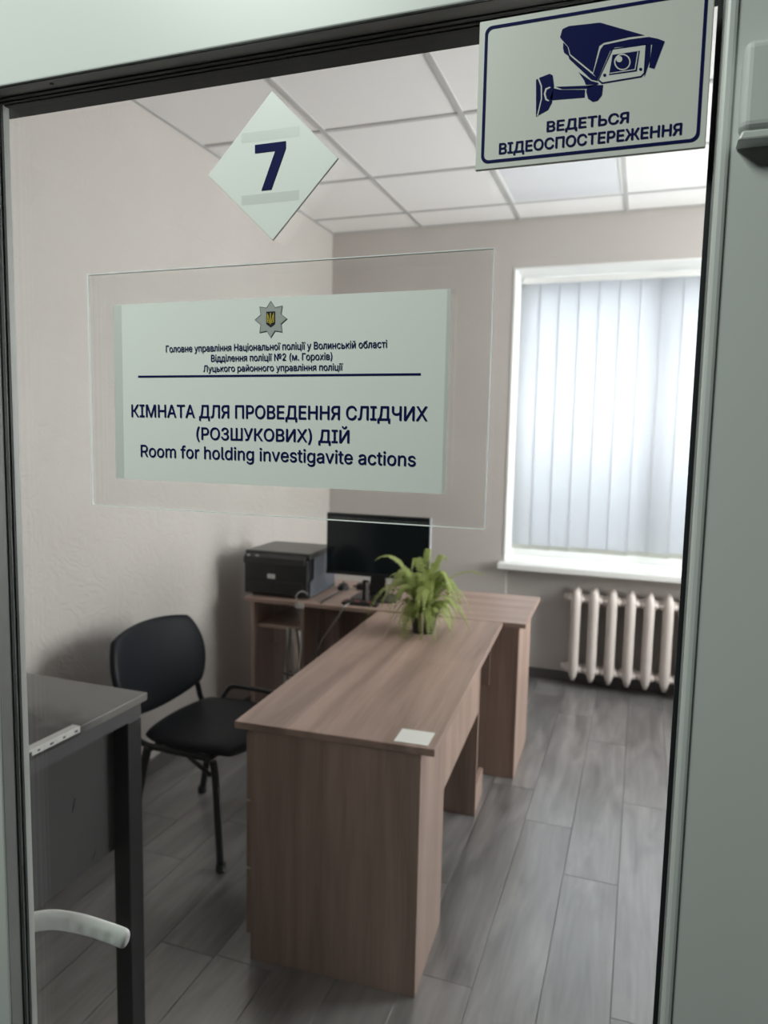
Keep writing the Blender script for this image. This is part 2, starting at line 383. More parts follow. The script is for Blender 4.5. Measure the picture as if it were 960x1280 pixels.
def text_mesh(name, body, x0, x1, z0, z1, y, mat, parent, bold=0.0, thick=0.0003):
    """lettering in the x-z plane facing -y, fitted to the box; bold thickens the strokes"""
    c = bpy.data.curves.new(name, 'FONT'); c.body = body; c.size = 1.0; c.resolution_u = 4; c.fill_mode = 'NONE'
    if FONT: c.font = FONT
    t = bpy.data.objects.new(name, c); COL.objects.link(t)
    dg = bpy.context.evaluated_depsgraph_get(); dg.update()
    me = bpy.data.meshes.new_from_object(t.evaluated_get(dg))
    bpy.data.objects.remove(t); bpy.data.curves.remove(c)
    # outlines -> closed loops -> filled strokes (contours of one glyph may overlap)
    nb = {}
    for ed in me.edges:
        a, b = ed.vertices; nb.setdefault(a, []).append(b); nb.setdefault(b, []).append(a)
    # edges run in order along each contour, so follow them as stored to keep the winding
    nxt = {ed.vertices[0]: ed.vertices[1] for ed in me.edges}
    seen, loops = set(), []
    for a0 in sorted(nb):
        if a0 in seen: continue
        lp, prev, cur = [], None, a0
        while cur not in seen:
            seen.add(cur); lp.append(Vector((me.vertices[cur].co.x, me.vertices[cur].co.y, 0)))
            opts = [q for q in nb[cur] if q != prev]
            n2 = opts[0] if opts else None
            if prev is None and cur+1 in nb[cur]: n2 = cur+1
            if n2 is None: break
            prev, cur = cur, n2
        if len(lp) > 2: loops.append(lp)
    bpy.data.meshes.remove(me)
    # contours may cross themselves: triangulate everything, keep triangles with non-zero winding
    boxes = [(min(p.x for p in l), max(p.x for p in l), l) for l in loops]
    def winding(x, y):
        w_ = 0
        for lo, hi, l in boxes:
            if not lo <= x <= hi: continue
            for k in range(len(l)):
                a, b = l[k-1], l[k]
                if (a.y <= y) != (b.y <= y) and x < (b.x-a.x)*(y-a.y)/(b.y-a.y)+a.x: w_ += 1 if b.y > a.y else -1
        return w_
    v2, e2 = [], []
    for l in loops:
        k0 = len(v2); v2 += [Vector((p.x, p.y)) for p in l]; e2 += [(k0+k, k0+(k+1) % len(l)) for k in range(len(l))]
    V, _e, F_ = mathutils.geometry.delaunay_2d_cdt(v2, e2, [], 0, 1e-6)[:3]
    F_ = [f for f in F_ if winding(sum(V[q].x for q in f)/len(f), sum(V[q].y for q in f)/len(f)) != 0]
    bm = bmesh.new(); offs = [(0, 0)] + [(bold*math.cos(k*PI/4), bold*.8*math.sin(k*PI/4)) for k in range(8)]
    for n_, (dx, dy) in enumerate(offs):
        vs = [bm.verts.new((p.x+dx, p.y+dy, .000004*n_)) for p in V]
        for f in F_: bm.faces.new([vs[q] for q in f])
    bmesh.ops.delete(bm, geom=[v for v in bm.verts if not v.link_faces], context='VERTS')
    xs = [v.co.x for v in bm.verts]; ys = [v.co.y for v in bm.verts]
    ax, bx, ay, by = min(xs), max(xs), min(ys), max(ys)
    for v in bm.verts:
        v.co = Vector((x0 + (v.co.x-ax)/(bx-ax)*(x1-x0), y - v.co.z, z0 + (v.co.y-ay)/(by-ay)*(z1-z0)))
    return obj(name, bm, mat, parent)

# ------------------------------------------------------------------ room shell
XL, XR = -2.107, 1.65          # left and right wall faces
YF, YB, YN = 0.72, 4.80, 4.87  # inner face of door wall, back wall face, niche face
ZC = 2.98
WX0, WX1, WZ0, WZ1 = -0.84, 0.98, 0.785, 2.682   # window opening

# floor of separate planks running away from the door
bm = bmesh.new()
pw = 0.1925; starts = {0: 2.633, -1: 2.97, -2: 1.96, 1: 1.99, -3: 2.42, -4: 2.05, -5: 3.1, -6: 1.80, -7: 2.5, -8: 2.2}
g = 0.0009
for k in range(-12, 10):
    xa = max(-0.001 + (k-1)*pw, XL); xb = min(-0.001 + k*pw, XR)
    if xb <= xa: continue
    s = starts.get(k, 1.5 + (k*0.47) % 1.29)
    while s > YF: s -= 1.29
    y = s
    while y < YN:
        ya, yb = max(y, YF), min(y+1.29, YN)
        if yb > ya + 0.01: box(bm, xa+g, xb-g, ya+g, yb-g, -0.008, 0.0)
        y += 1.29
struct(obj('floor', bm, 'floor', bevel=0.0006, seg=1), 'grey wood-look laminate floor with planks running towards the window')
struct(boxo('floor_base', (XL-.1, XR+.1, YF-.1, YN+.1, -0.06, -0.0085), 'gap'))
struct(boxo('wall_left', (XL-0.12, XL, 0.66, YN+.1, 0, 3.1), 'plaster'), 'cream decorative plaster wall on the left')
bm = bmesh.new()
RY0, RY1, RZ0, RZ1 = 2.85, 4.60, .82, 2.68
box(bm, XR, XR+.3, .66, RY0, 0, 3.1); box(bm, XR, XR+.3, RY1, 5.2, 0, 3.1); box(bm, XR, XR+.3, RY0, RY1, 0, RZ0); box(bm, XR, XR+.3, RY0, RY1, RZ1, 3.1)
struct(obj('wall_right', bm, 'plaster'))
w2 = struct(thing('fill_window', 'added unseen window in the right wall, lets in fill light', 'window')); del w2['category']  # made-up window out of view, added to brighten the room
bm = bmesh.new(); ring_prism(bm, [(RY0,RZ0),(RY1,RZ0),(RY1,RZ1),(RY0,RZ1)], [(RY0+.07,RZ0+.07),(RY1-.07,RZ0+.07),(RY1-.07,RZ1-.07),(RY0+.07,RZ1-.07)], XR+.2, XR+.26)
box(bm, (RY0+RY1)/2-.04, (RY0+RY1)/2+.04, XR+.2, XR+.26, RZ0+.07, RZ1-.07)
for v in bm.verts: v.co = Vector((v.co.y, v.co.x, v.co.z))
obj('window_frame', bm, 'white', w2)
boxo('window_pane', (XR+.228, XR+.233, RY0+.065, RY1-.065, RZ0+.065, RZ1-.065), 'glass', w2)
bm = bmesh.new()
T = 5.2
box(bm, XL, WX0, YB, T, 0, 3.1); box(bm, WX1, XR, YB, T, 0, 3.1)
box(bm, WX0, WX1, YB, T, WZ1, 3.1); box(bm, WX0+.02, WX1-.02, YN, T, 0, WZ0-0.04)
box(bm, WX0, WX0+.02, YB, T, 0, WZ0-.04); box(bm, WX1-.02, WX1, YB, T, 0, WZ0-.04)
struct(obj('wall_back', bm, 'plaster_b'), 'cream plaster wall with the window and radiator niche')
# door wall with an opening for the door set
DX0, DX1, DZ1 = -0.86, 0.21, 2.15
bm = bmesh.new()
box(bm, XL-.12, DX0, 0.63, YF, 0, 3.1); box(bm, DX1, XR+.12, 0.63, YF, 0, 3.1); box(bm, DX0, DX1, 0.63, YF, DZ1, 3.1)
struct(obj('wall_front', bm, 'plaster_b'))
# baseboards
struct(boxo('baseboard_left', (XL, XL+.014, YF, YB, 0, .065), 'skirt', bevel=.004))
bm = bmesh.new(); box(bm, XL+.014, WX0+.02, YB-.014, YB, 0, .065); box(bm, WX0+.02, WX1-.02, YN-.014, YN, 0, .065); box(bm, WX1-.02, XR, YB-.014, YB, 0, .065)
struct(obj('baseboard_back', bm, 'skirt', bevel=.004))
struct(boxo('baseboard_right', (XR-.014, XR, YF, YB, 0, .065), 'skirt', bevel=.004))

# suspended ceiling: tiles laid in a grid
cx = [XL + 0.6455*i for i in range(0, 7)]; cy = [3.208 + 0.635*j for j in range(-4, 3)] + [YB]
cy = [YF] + [v for v in cy if YF < v]
cx = [v for v in cx if v < XR] + [XR]
LAMP = (2, None)
bm = bmesh.new()
lamp_tiles = []
for i in range(len(cx)-1):
    for j in range(len(cy)-1):
        xa, xb, ya, yb = cx[i], cx[i+1], cy[j], cy[j+1]
        if i in (2, 4) and abs(ya-(3.208+0.635)) < .02 or i in (2, 4) and abs(ya-(3.208-0.635*3)) < .02:
            lamp_tiles.append((xa, xb, ya, yb)); continue
        box(bm, xa+.002, xb-.002, ya+.002, yb-.002, ZC+.004, ZC+.02)
struct(obj('ceiling', bm, 'tile', bevel=.002, seg=1), 'suspended ceiling of white tiles in a pale grid')
bm = bmesh.new(); w = .012
for x in cx[1:-1]: box(bm, x-w, x+w, YF, YB, ZC-.001, ZC+.004)
for y in cy[1:-1]:
    for i in range(len(cx)-1): box(bm, cx[i]+(w if i else 0), cx[i+1]-w, y-w, y+w, ZC-.001, ZC+.0039)
box(bm, XL, XL+.018, YF, YB, ZC-.002, ZC+.003); box(bm, XL+.018, XR, YB-.018, YB, ZC-.002, ZC+.003)
struct(obj('trim_1', bm, 'grid'), 'pale metal ceiling grid')
struct(boxo('ceiling_slab', (XL-.12, XR+.12, .66, T, 3.08, 3.16), 'hall'))
for n, (xa, xb, ya, yb) in enumerate(lamp_tiles):
    seen = (abs(xa - cx[2]) < .01 and ya > 3)
    t = thing('ceiling_panel_light', 'flat square ceiling light panel, switched off, near the window' if seen else ('square ceiling panel light right of the window lamp' if ya > 3 else 'square ceiling panel light above the room near the door'), 'ceiling light', ((xa+xb)/2, (ya+yb)/2, ZC), 0, 'panel lights in the ceiling')
    hx, hy = (xb-xa)/2-.0125, (yb-ya)/2-.0125
    bm = bmesh.new()
    ring_prism(bm, [(-hx,-hy),(hx,-hy),(hx,hy),(-hx,hy)], [(-hx+.012,-hy+.012),(hx-.012,-hy+.012),(hx-.012,hy-.012),(-hx+.012,hy-.012)], 0.0, .012)
    for v in bm.verts: v.co = Vector((v.co.x, v.co.z, v.co.y-.0005))
    obj('frame', bm, 'white', t)
    boxo('diffuser', (-hx+.012, hx-.012, -hy+.012, hy-.012, .002, .010), 'diffuser', t)

# window
win = struct(thing('window_1', 'white window behind the closed vertical blind', 'window'))
del win['category']
bm = bmesh.new()   # white reveal lining on the sides and head
box(bm, WX0, WX0+.012, YB-.004, 5.12, WZ0, WZ1); box(bm, WX1-.012, WX1, YB-.004, 5.12, WZ0, WZ1); box(bm, WX0+.012, WX1-.012, YB-.004, 5.12, WZ1-.012, WZ1)
obj('reveal_lining', bm, 'white', win)
bm = bmesh.new()
ring_prism(bm, [(WX0+.012,WZ0),(WX1-.012,WZ0),(WX1-.012,WZ1-.012),(WX0+.012,WZ1-.012)], [(WX0+.075,WZ0+.065),(WX1-.075,WZ0+.065),(WX1-.075,WZ1-.08),(WX0+.075,WZ1-.08)], 5.10, 5.16)
box(bm, .04, .12, 5.10, 5.16, WZ0+.065, WZ1-.08)
obj('window_frame', bm, 'white', win)
boxo('window_pane', (WX0+.07, .045, 5.128, 5.134, WZ0+.06, WZ1-.075), 'glass', win)
boxo('window_pane', (.115, WX1-.07, 5.128, 5.134, WZ0+.06, WZ1-.075), 'glass', win)
struct(boxo('trim_2', (WX0-.025, WX1+.025, 4.705, 5.14, WZ0-.042, WZ0), 'white', bevel=.008), 'white window sill above the radiator')

# vertical blind
bl = thing('vertical_blind', 'closed white vertical blind glowing with daylight in the window', 'blind', (.07, 5.02, WZ0))
hr = boxo('headrail', (WX0+.03-.07, WX1-.02-.07, -.022, .022, 1.835, 1.872), 'white', bl, bevel=.004)
pitch = .1263; nsl = 14; xs0 = WX0 + .025 + .055 - .07
for i in range(nsl):
    xc = xs0 + pitch*i
    bm = bmesh.new()
    n = 10; hw = .0665; ang = math.radians(random.uniform(6.5, 9.5))
    A, B = [], []
    for k in range(n+1):
        u = -hw + 2*hw*k/n
        dy = .0035*(1-(u/hw)**2)
        x = xc + u*math.cos(ang) + dy*math.sin(ang); y = -u*math.sin(ang) + dy
        A.append((x, y)); 
    zt, zb = 1.84, .062 + random.uniform(-.003, .003)
    va = [bm.verts.new((x, y, zb)) for x, y in A]; vb = [bm.verts.new((x, y, zt)) for x, y in A]
    for k in range(n): bm.faces.new((va[k], va[k+1], vb[k+1], vb[k]))
    so = obj('slat', bm, 'blind', bl, smooth=True)
    md = so.modifiers.new('thick', 'SOLIDIFY'); md.thickness = .0006
    bm = bmesh.new()
    va = [(x, y) for x, y in A]
    P = [bm.verts.new((x, y-.0022, zb-.002)) for x, y in va] + [bm.verts.new((x, y+.0022, zb-.002)) for x, y in reversed(va)]
    Q = [bm.verts.new((v.co.x, v.co.y, zb+.028)) for v in P]
    m_ = len(P); bm.faces.new(P[::-1]); bm.faces.new(Q)
    for k in range(m_): bm.faces.new((P[k], P[(k+1) % m_], Q[(k+1) % m_], Q[k]))
    obj('weight', bm, 'weight', so, label='grey weight at the foot of the slat' if i == 0 else None)

# radiator
rd = thing('radiator', 'cream cast-iron column radiator standing in the niche under the window', 'radiator', (-.352, 4.775, 0))
RP = .1105
def section_bm(x):
    bm = bmesh.new()
    # front and rear columns, joined at top and bottom by hubs
    for y in (-.042, .042):
        pts = [(x, y, .052), (x, y, .085), (x, y, .12), (x, y, .20), (x, y, .36), (x, y, .50), (x, y, .58), (x, y, .625), (x, y, .652)]
        rr = [.010, .024, .0325, .0322, .0315, .0322, .0325, .026, .012]
        sweep(bm, pts, rr, 16, flat=(1.0, 1.0))
    for z in (.125, .585):
        sweep(bm, [(x-.0552, 0, z), (x-.036, 0, z), (x+.036, 0, z), (x+.0550, 0, z)], [.024, .030, .030, .024], 14, flat=(2.0, 1.0))
        box(bm, x-.012, x+.012, -.045, .045, z-.022, z+.022)
    return bm
for i in range(8):
    obj('column_section', section_bm(RP*i), 'radiator', rd, smooth=True)
bm = bmesh.new(); sweep(bm, [(-.082, 0, .125), (-.05, 0, .125)], [.024, .026], 12); obj('end_plug', bm, 'radiator', rd, smooth=True)
bm = bmesh.new(); sweep(bm, [(-.078, 0, .585), (-.05, 0, .585)], [.022, .026], 12); obj('end_plug', bm, 'radiator', rd, smooth=True)
bm = bmesh.new(); sweep(bm, spline([(RP*7+.04, 0, .585), (RP*7+.12, 0, .585), (RP*7+.16, 0, .54), (RP*7+.16, 0, .2), (RP*7+.16, 0, 0.0)], 6), .013, 10); obj('supply_pipe', bm, 'radiator', rd, smooth=True)
for x in (RP*1.5, RP*5.5):
    bm = bmesh.new(); box(bm, x-.01, x+.01, .03, .095, .53, .555); box(bm, x-.01, x+.01, -.005, .004+.03, .548, .56); obj('bracket', bm, 'radiator', rd)

# ------------------------------------------------------------------ glazed door and its frame
FY = 0.62      # corridor-side face of the sash
BX0, BX1 = -.684, .0398      # glass opening at the face
BZ0, BZ1 = .16, 1.9535
SX0, SX1, SZ1 = -.800, .150, 2.062
door = thing('door_1', 'white plastic glazed door seen from the corridor', 'door'); del door['category']; struct(door)
BK = 0.6625
def stile(name, d): return boxo(name, d, 'pvc', door, bevel=.0015, seg=2)
stile('left_stile', (SX0, BX0, FY, BK, .012, SZ1)); stile('right_stile', (BX1, SX1, FY, BK, .012, SZ1))
stile('top_rail', (BX0, BX1, FY, FY+.064, BZ1, SZ1)); stile('bottom_rail', (BX0, BX1, FY, BK, .012, BZ0))
# raised rim of the right stile next to the glass
for nm, d in (('stile_rim', (BX1+.0004, BX1+.0085, FY-.003, FY+.01, BZ0, BZ1)),):
    boxo(nm, d, 'pvc', door, bevel=.0025)
# glazing bead (grey), corridor side of the glass, on four sides
bd = .0008
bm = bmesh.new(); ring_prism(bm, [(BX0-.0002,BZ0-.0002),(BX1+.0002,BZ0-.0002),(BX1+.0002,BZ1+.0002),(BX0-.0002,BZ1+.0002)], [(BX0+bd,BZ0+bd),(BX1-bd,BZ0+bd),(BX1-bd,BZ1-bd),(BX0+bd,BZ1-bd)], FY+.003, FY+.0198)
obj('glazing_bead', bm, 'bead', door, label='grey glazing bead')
gb = .0022
bm = bmesh.new(); ring_prism(bm, [(BX0,BZ0),(BX1,BZ0),(BX1,BZ1),(BX0,BZ1)], [(BX0+gb,BZ0+gb),(BX1-gb,BZ0+gb),(BX1-gb,BZ1-gb),(BX0+gb,BZ1-gb)], FY+.0200, FY+.0243)
box(bm, BX1-.0045, BX1-.0020, FY+.0195, FY+.0243, BZ0+.003, BZ1-.003)
obj('rubber_gasket', bm, 'rubber', door, label='black rubber gasket')
boxo('glass_pane', (BX0, BX1, FY+.0245, FY+.0285, BZ0, BZ1), 'glass', door)
sb = .0016
bm = bmesh.new(); ring_prism(bm, [(BX0,BZ0),(BX1,BZ0),(BX1,BZ1),(BX0,BZ1)], [(BX0+sb,BZ0+sb),(BX1-sb,BZ0+sb),(BX1-sb,BZ1-sb),(BX0+sb,BZ1-sb)], FY+.0287, FY+.0320)
obj('spacer_bar', bm, 'rubber', door, label='black spacer between the panes')
boxo('glass_pane', (BX0, BX1, FY+.0322, FY+.0352, BZ0, BZ1), 'glass', door)
bm = bmesh.new(); box(bm, BX0, BX1, FY+.0355, FY+.0635, BZ1-.0016, BZ1+.0002); box(bm, -.752, BX0-.0001, BK+.0006, FY+.0635, BZ1-.0016, BZ1+.03)
obj('rear_shade_strip', bm, 'rubber', door)  # black strip paints the shade under the white rail behind the panes
# drainage slot in the top bead
bm = bmesh.new(); prism(bm, [(-.5935+.0018*math.cos(a)*1.4, .630+.0018*math.sin(a)) for a in [k*PI/6 for k in range(12)]], -.0004, .0006)
for v in bm.verts: v.co = Vector((v.co.x, v.co.z, BZ1-bd-.0001 + v.co.y))
obj('drain_slot', bm, 'rubber', door)
# lever handle on the room side, its grip seen through the glass
HZ = .935
bm = bmesh.new(); prism(bm, rounded(-.782, -.748, HZ-.11, HZ+.10, .014), BK, BK+.009)
hp = obj('handle_plate', bm, 'pvc', door, bevel=.003)
pts = spline([(-.765, BK+.006, HZ-.003), (-.765, BK+.028, HZ-.003), (-.756, .714, HZ-.004), (-.732, .736, HZ-.0055), (-.700, .742, HZ-.005), (-.672, .742, HZ-.0035), (-.642, .742, HZ-.0042), (-.620, .742, HZ-.0055), (-.6085, .742, HZ-.0075)], 5)
bm = bmesh.new(); n = len(pts)
rr = [.0125 if i < 10 else .0142 for i in range(n)]
rr[-1] = .0055; rr[-2] = .0105; rr[-3] = .0128
sweep(bm, pts, rr, 16, flat=(.62, 1.0))
# finger hollows on the side of the grip that faces the door
for v in bm.verts:
    for xh in (-.700, -.676, -.653, -.633):
        d = math.hypot((v.co.x-xh)/.008, (v.co.z-(HZ-.006))/.010)
        if d < 1 and v.co.y < .742: v.co.y += .0035*(1-d*d)
lv = obj('lever_handle', bm, 'handlewhite', door, smooth=True, label='white curved lever with finger hollows')
md = lv.modifiers.new('sub', 'SUBSURF'); md.levels = 1; md.render_levels = 2
# frame around the sash
fr = struct(thing('trim_3', 'white door frame around the glazed door', 'frame')); del fr['category']
for nm, d in (('jamb', (DX0, SX0-.003, .600, .705, 0, DZ1)), ('jamb', (SX1+.003, DX1, .600, .705, 0, DZ1)), ('frame_head', (SX0-.003, SX1+.003, .600, .705, SZ1+.003, DZ1)), ('threshold', (SX0-.003, SX1+.003, .615, .70, 0, .010))):
    boxo(nm, d, 'pvc', fr, bevel=.004)

# white plastic housing on the right stile
ph = thing('plastic_housing', 'small white rounded plastic housing on the right side of the door frame', 'housing', (.0525, FY, 1.816))
bm = bmesh.new(); box(bm, 0, .055, -.021, 0.0, 0.006, .0675)
obj('cover', bm, 'pvc', ph, bevel=.006, seg=4)
bm = bmesh.new(); prism(bm, [(-.0008, .0), (.056, .0), (.056, .0065), (.002, .0065)], -.019, 0.0)
obj('base_lip', bm, 'pvc', ph, bevel=.0015)

# ------------------------------------------------------------------ signs on the door
GF = FY + .0245     # corridor-side face of the glass
SY = GF - .001
# clear plate with the room sheet
rs = thing('room_sign', 'clear acrylic plate on the glass carrying a white sheet naming the room', 'sign', (0, 0, 0))
px0, px1, pz0, pz1 = -.567, -.1315, 1.519, 1.763
K = GF/.641   # measurements were taken at y = .641
def kx(v): return v*K
def kz(v): return 1.6 + (v-1.6)*K
px0, px1, pz0, pz1 = kx(-.560), kx(-.1300), kz(1.519), kz(1.761)
boxo('acrylic_plate', (px0, px1, GF-.0032, GF-.0002, pz0, pz1), 'acrylic', rs)
e = .0009
bm = bmesh.new(); ring_prism(bm, [(px0-e,pz0-e),(px1+e,pz0-e),(px1+e,pz1+e),(px0-e,pz1+e)], [(px0,pz0),(px1,pz0),(px1,pz1),(px0,pz1)], GF-.0032, GF-.0002)
obj('plate_edge', bm, 'acr_edge', rs, label='bright polished edge')
qx0, qx1, qz0, qz1 = kx(-.527), kx(-.1665), kz(1.5485), kz(1.729)
PY = GF - .0042
sheet = boxo('paper_sheet', (qx0, qx1, PY, PY+.0006, qz0, qz1), 'paper', rs)
for a, b in ((qx0-.0002, qx0+.0105), (qx1-.003, qx1+.0052)):
    boxo('tape_strip', (a, b, PY-.0004, PY-.0001, qz0+.0008, qz1-.0005), 'tape', rs)
TY = PY - .0005
def tline(body, x0, x1, z0, z1, bold, parent=sheet, y=TY, nm='lettering'):
    return text_mesh(nm, body, kx(x0), kx(x1), kz(z0), kz(z1), y, 'navy', parent, bold)
tline('Головне управління Національної поліції у Волинській області', -.4625, -.2245, 1.6775, 1.6865, .010)
tline('Відділення поліції №2 (м. Горохів)', -.4095, -.2785, 1.6675, 1.6765, .010)
tline('Луцького районного управління поліції', -.4185, -.2675, 1.6577, 1.6662, .010)
tline('КІМНАТА ДЛЯ ПРОВЕДЕННЯ СЛІДЧИХ', -.506, -.1845, 1.6110, 1.6270, .012)
tline('(РОЗШУКОВИХ) ДІЙ', -.427, -.2600, 1.5895, 1.6080, .012)
tline('Room for holding investigavite actions', -.495, -.1945, 1.5690, 1.5858, .010)
boxo('rule_line', (kx(-.497), kx(-.192), TY, TY+.0003, kz(1.6545), kz(1.6563)), 'navy', sheet)
# badge: eight-pointed grey star with a dark shield and golden trident
ex, ez = kx(-.343), kz(1.7085)
def star(r1, r2): return [(ex + (r1 if k % 2 == 0 else r2)*math.sin(k*PI/8)*(1.0), ez + (r1 if k % 2 == 0 else r2)*math.cos(k*PI/8)) for k in range(16)]
bm = bmesh.new(); prism(bm, star(.0172, .0118), TY, TY+.0003, 0)
for k in range(16):   # engraved rays
    pass
em = obj('emblem', bm, 'greyprint', rs, label='grey eight-pointed star badge')
bm = bmesh.new(); ring_prism(bm, star(.0175, .0121), star(.0165, .0113), TY-.0002, TY+.0002)
obj('star_outline', bm, 'greyline', em)
sh = [(-.0047,.0072),(.0047,.0072),(.0047,-.0045),(.0,-.0076),(-.0047,-.0045)]
bm = bmesh.new(); prism(bm, [(ex+a, ez+b) for a, b in sh], TY-.0004, TY+.0001); obj('shield', bm, 'blackprint', em)
bm = bmesh.new()
def stroke(p, w_): 
    for (a, b), (c, d) in zip(p, p[1:]):
        v = Vector((c-a, d-b)).normalized(); q = Vector((-v.y, v.x))*w_
        prism(bm, [(ex+a+q.x, ez+b+q.y), (ex+a-q.x, ez+b-q.y), (ex+c-q.x, ez+d-q.y), (ex+c+q.x, ez+d+q.y)], TY-.0007, TY-.0003)
for s in (-1, 1):
    stroke([(s*.0034, .0058), (s*.0034, -.0032)], .00035); stroke([(s*.0034, .0056), (s*.0022, .002), (s*.0016, -.0005), (0, -.0058)], .00032)
    stroke([(s*.0034, -.003), (0, -.0030)], .0003); stroke([(s*.0014, -.0010), (s*.0034, -.0012)], .0003)
stroke([(0, .0058), (0, -.0058)], .00042)
obj('trident', bm, 'yellow', em, label='golden trident')

# diamond with the number
dn = thing('number_plate', 'white diamond-shaped plate with a navy number 7 on the glass', 'sign', (0, 0, 0))
dpoly = [(kx(-.3440), kz(1.917)), (kx(-.2760), kz(1.8500)), (kx(-.3425), kz(1.782)), (kx(-.4135), kz(1.848))]
bm = bmesh.new(); prism(bm, dpoly, GF-.0026, GF-.0002); dp = obj('diamond_plate', bm, 'paper', dn, bevel=.0004, seg=1)
gly = [(-.3615,1.8705),(-.3290,1.8705),(-.3290,1.8640),(-.3440,1.8285),(-.3545,1.8285),(-.3400,1.8630),(-.3615,1.8630)]
bm = bmesh.new(); prism(bm, [(kx(a), kz(b)) for a, b in gly], GF-.0031, GF-.0027); obj('numeral', bm, 'navy', dp, label='navy numeral 7')
for z0, z1 in ((1.8735, 1.8825), (1.8165, 1.8255)):
    boxo('tape_strip', (kx(-.376), kx(-.315), GF-.0031, GF-.0028, kz(z0), kz(z1)), 'tape', dn)

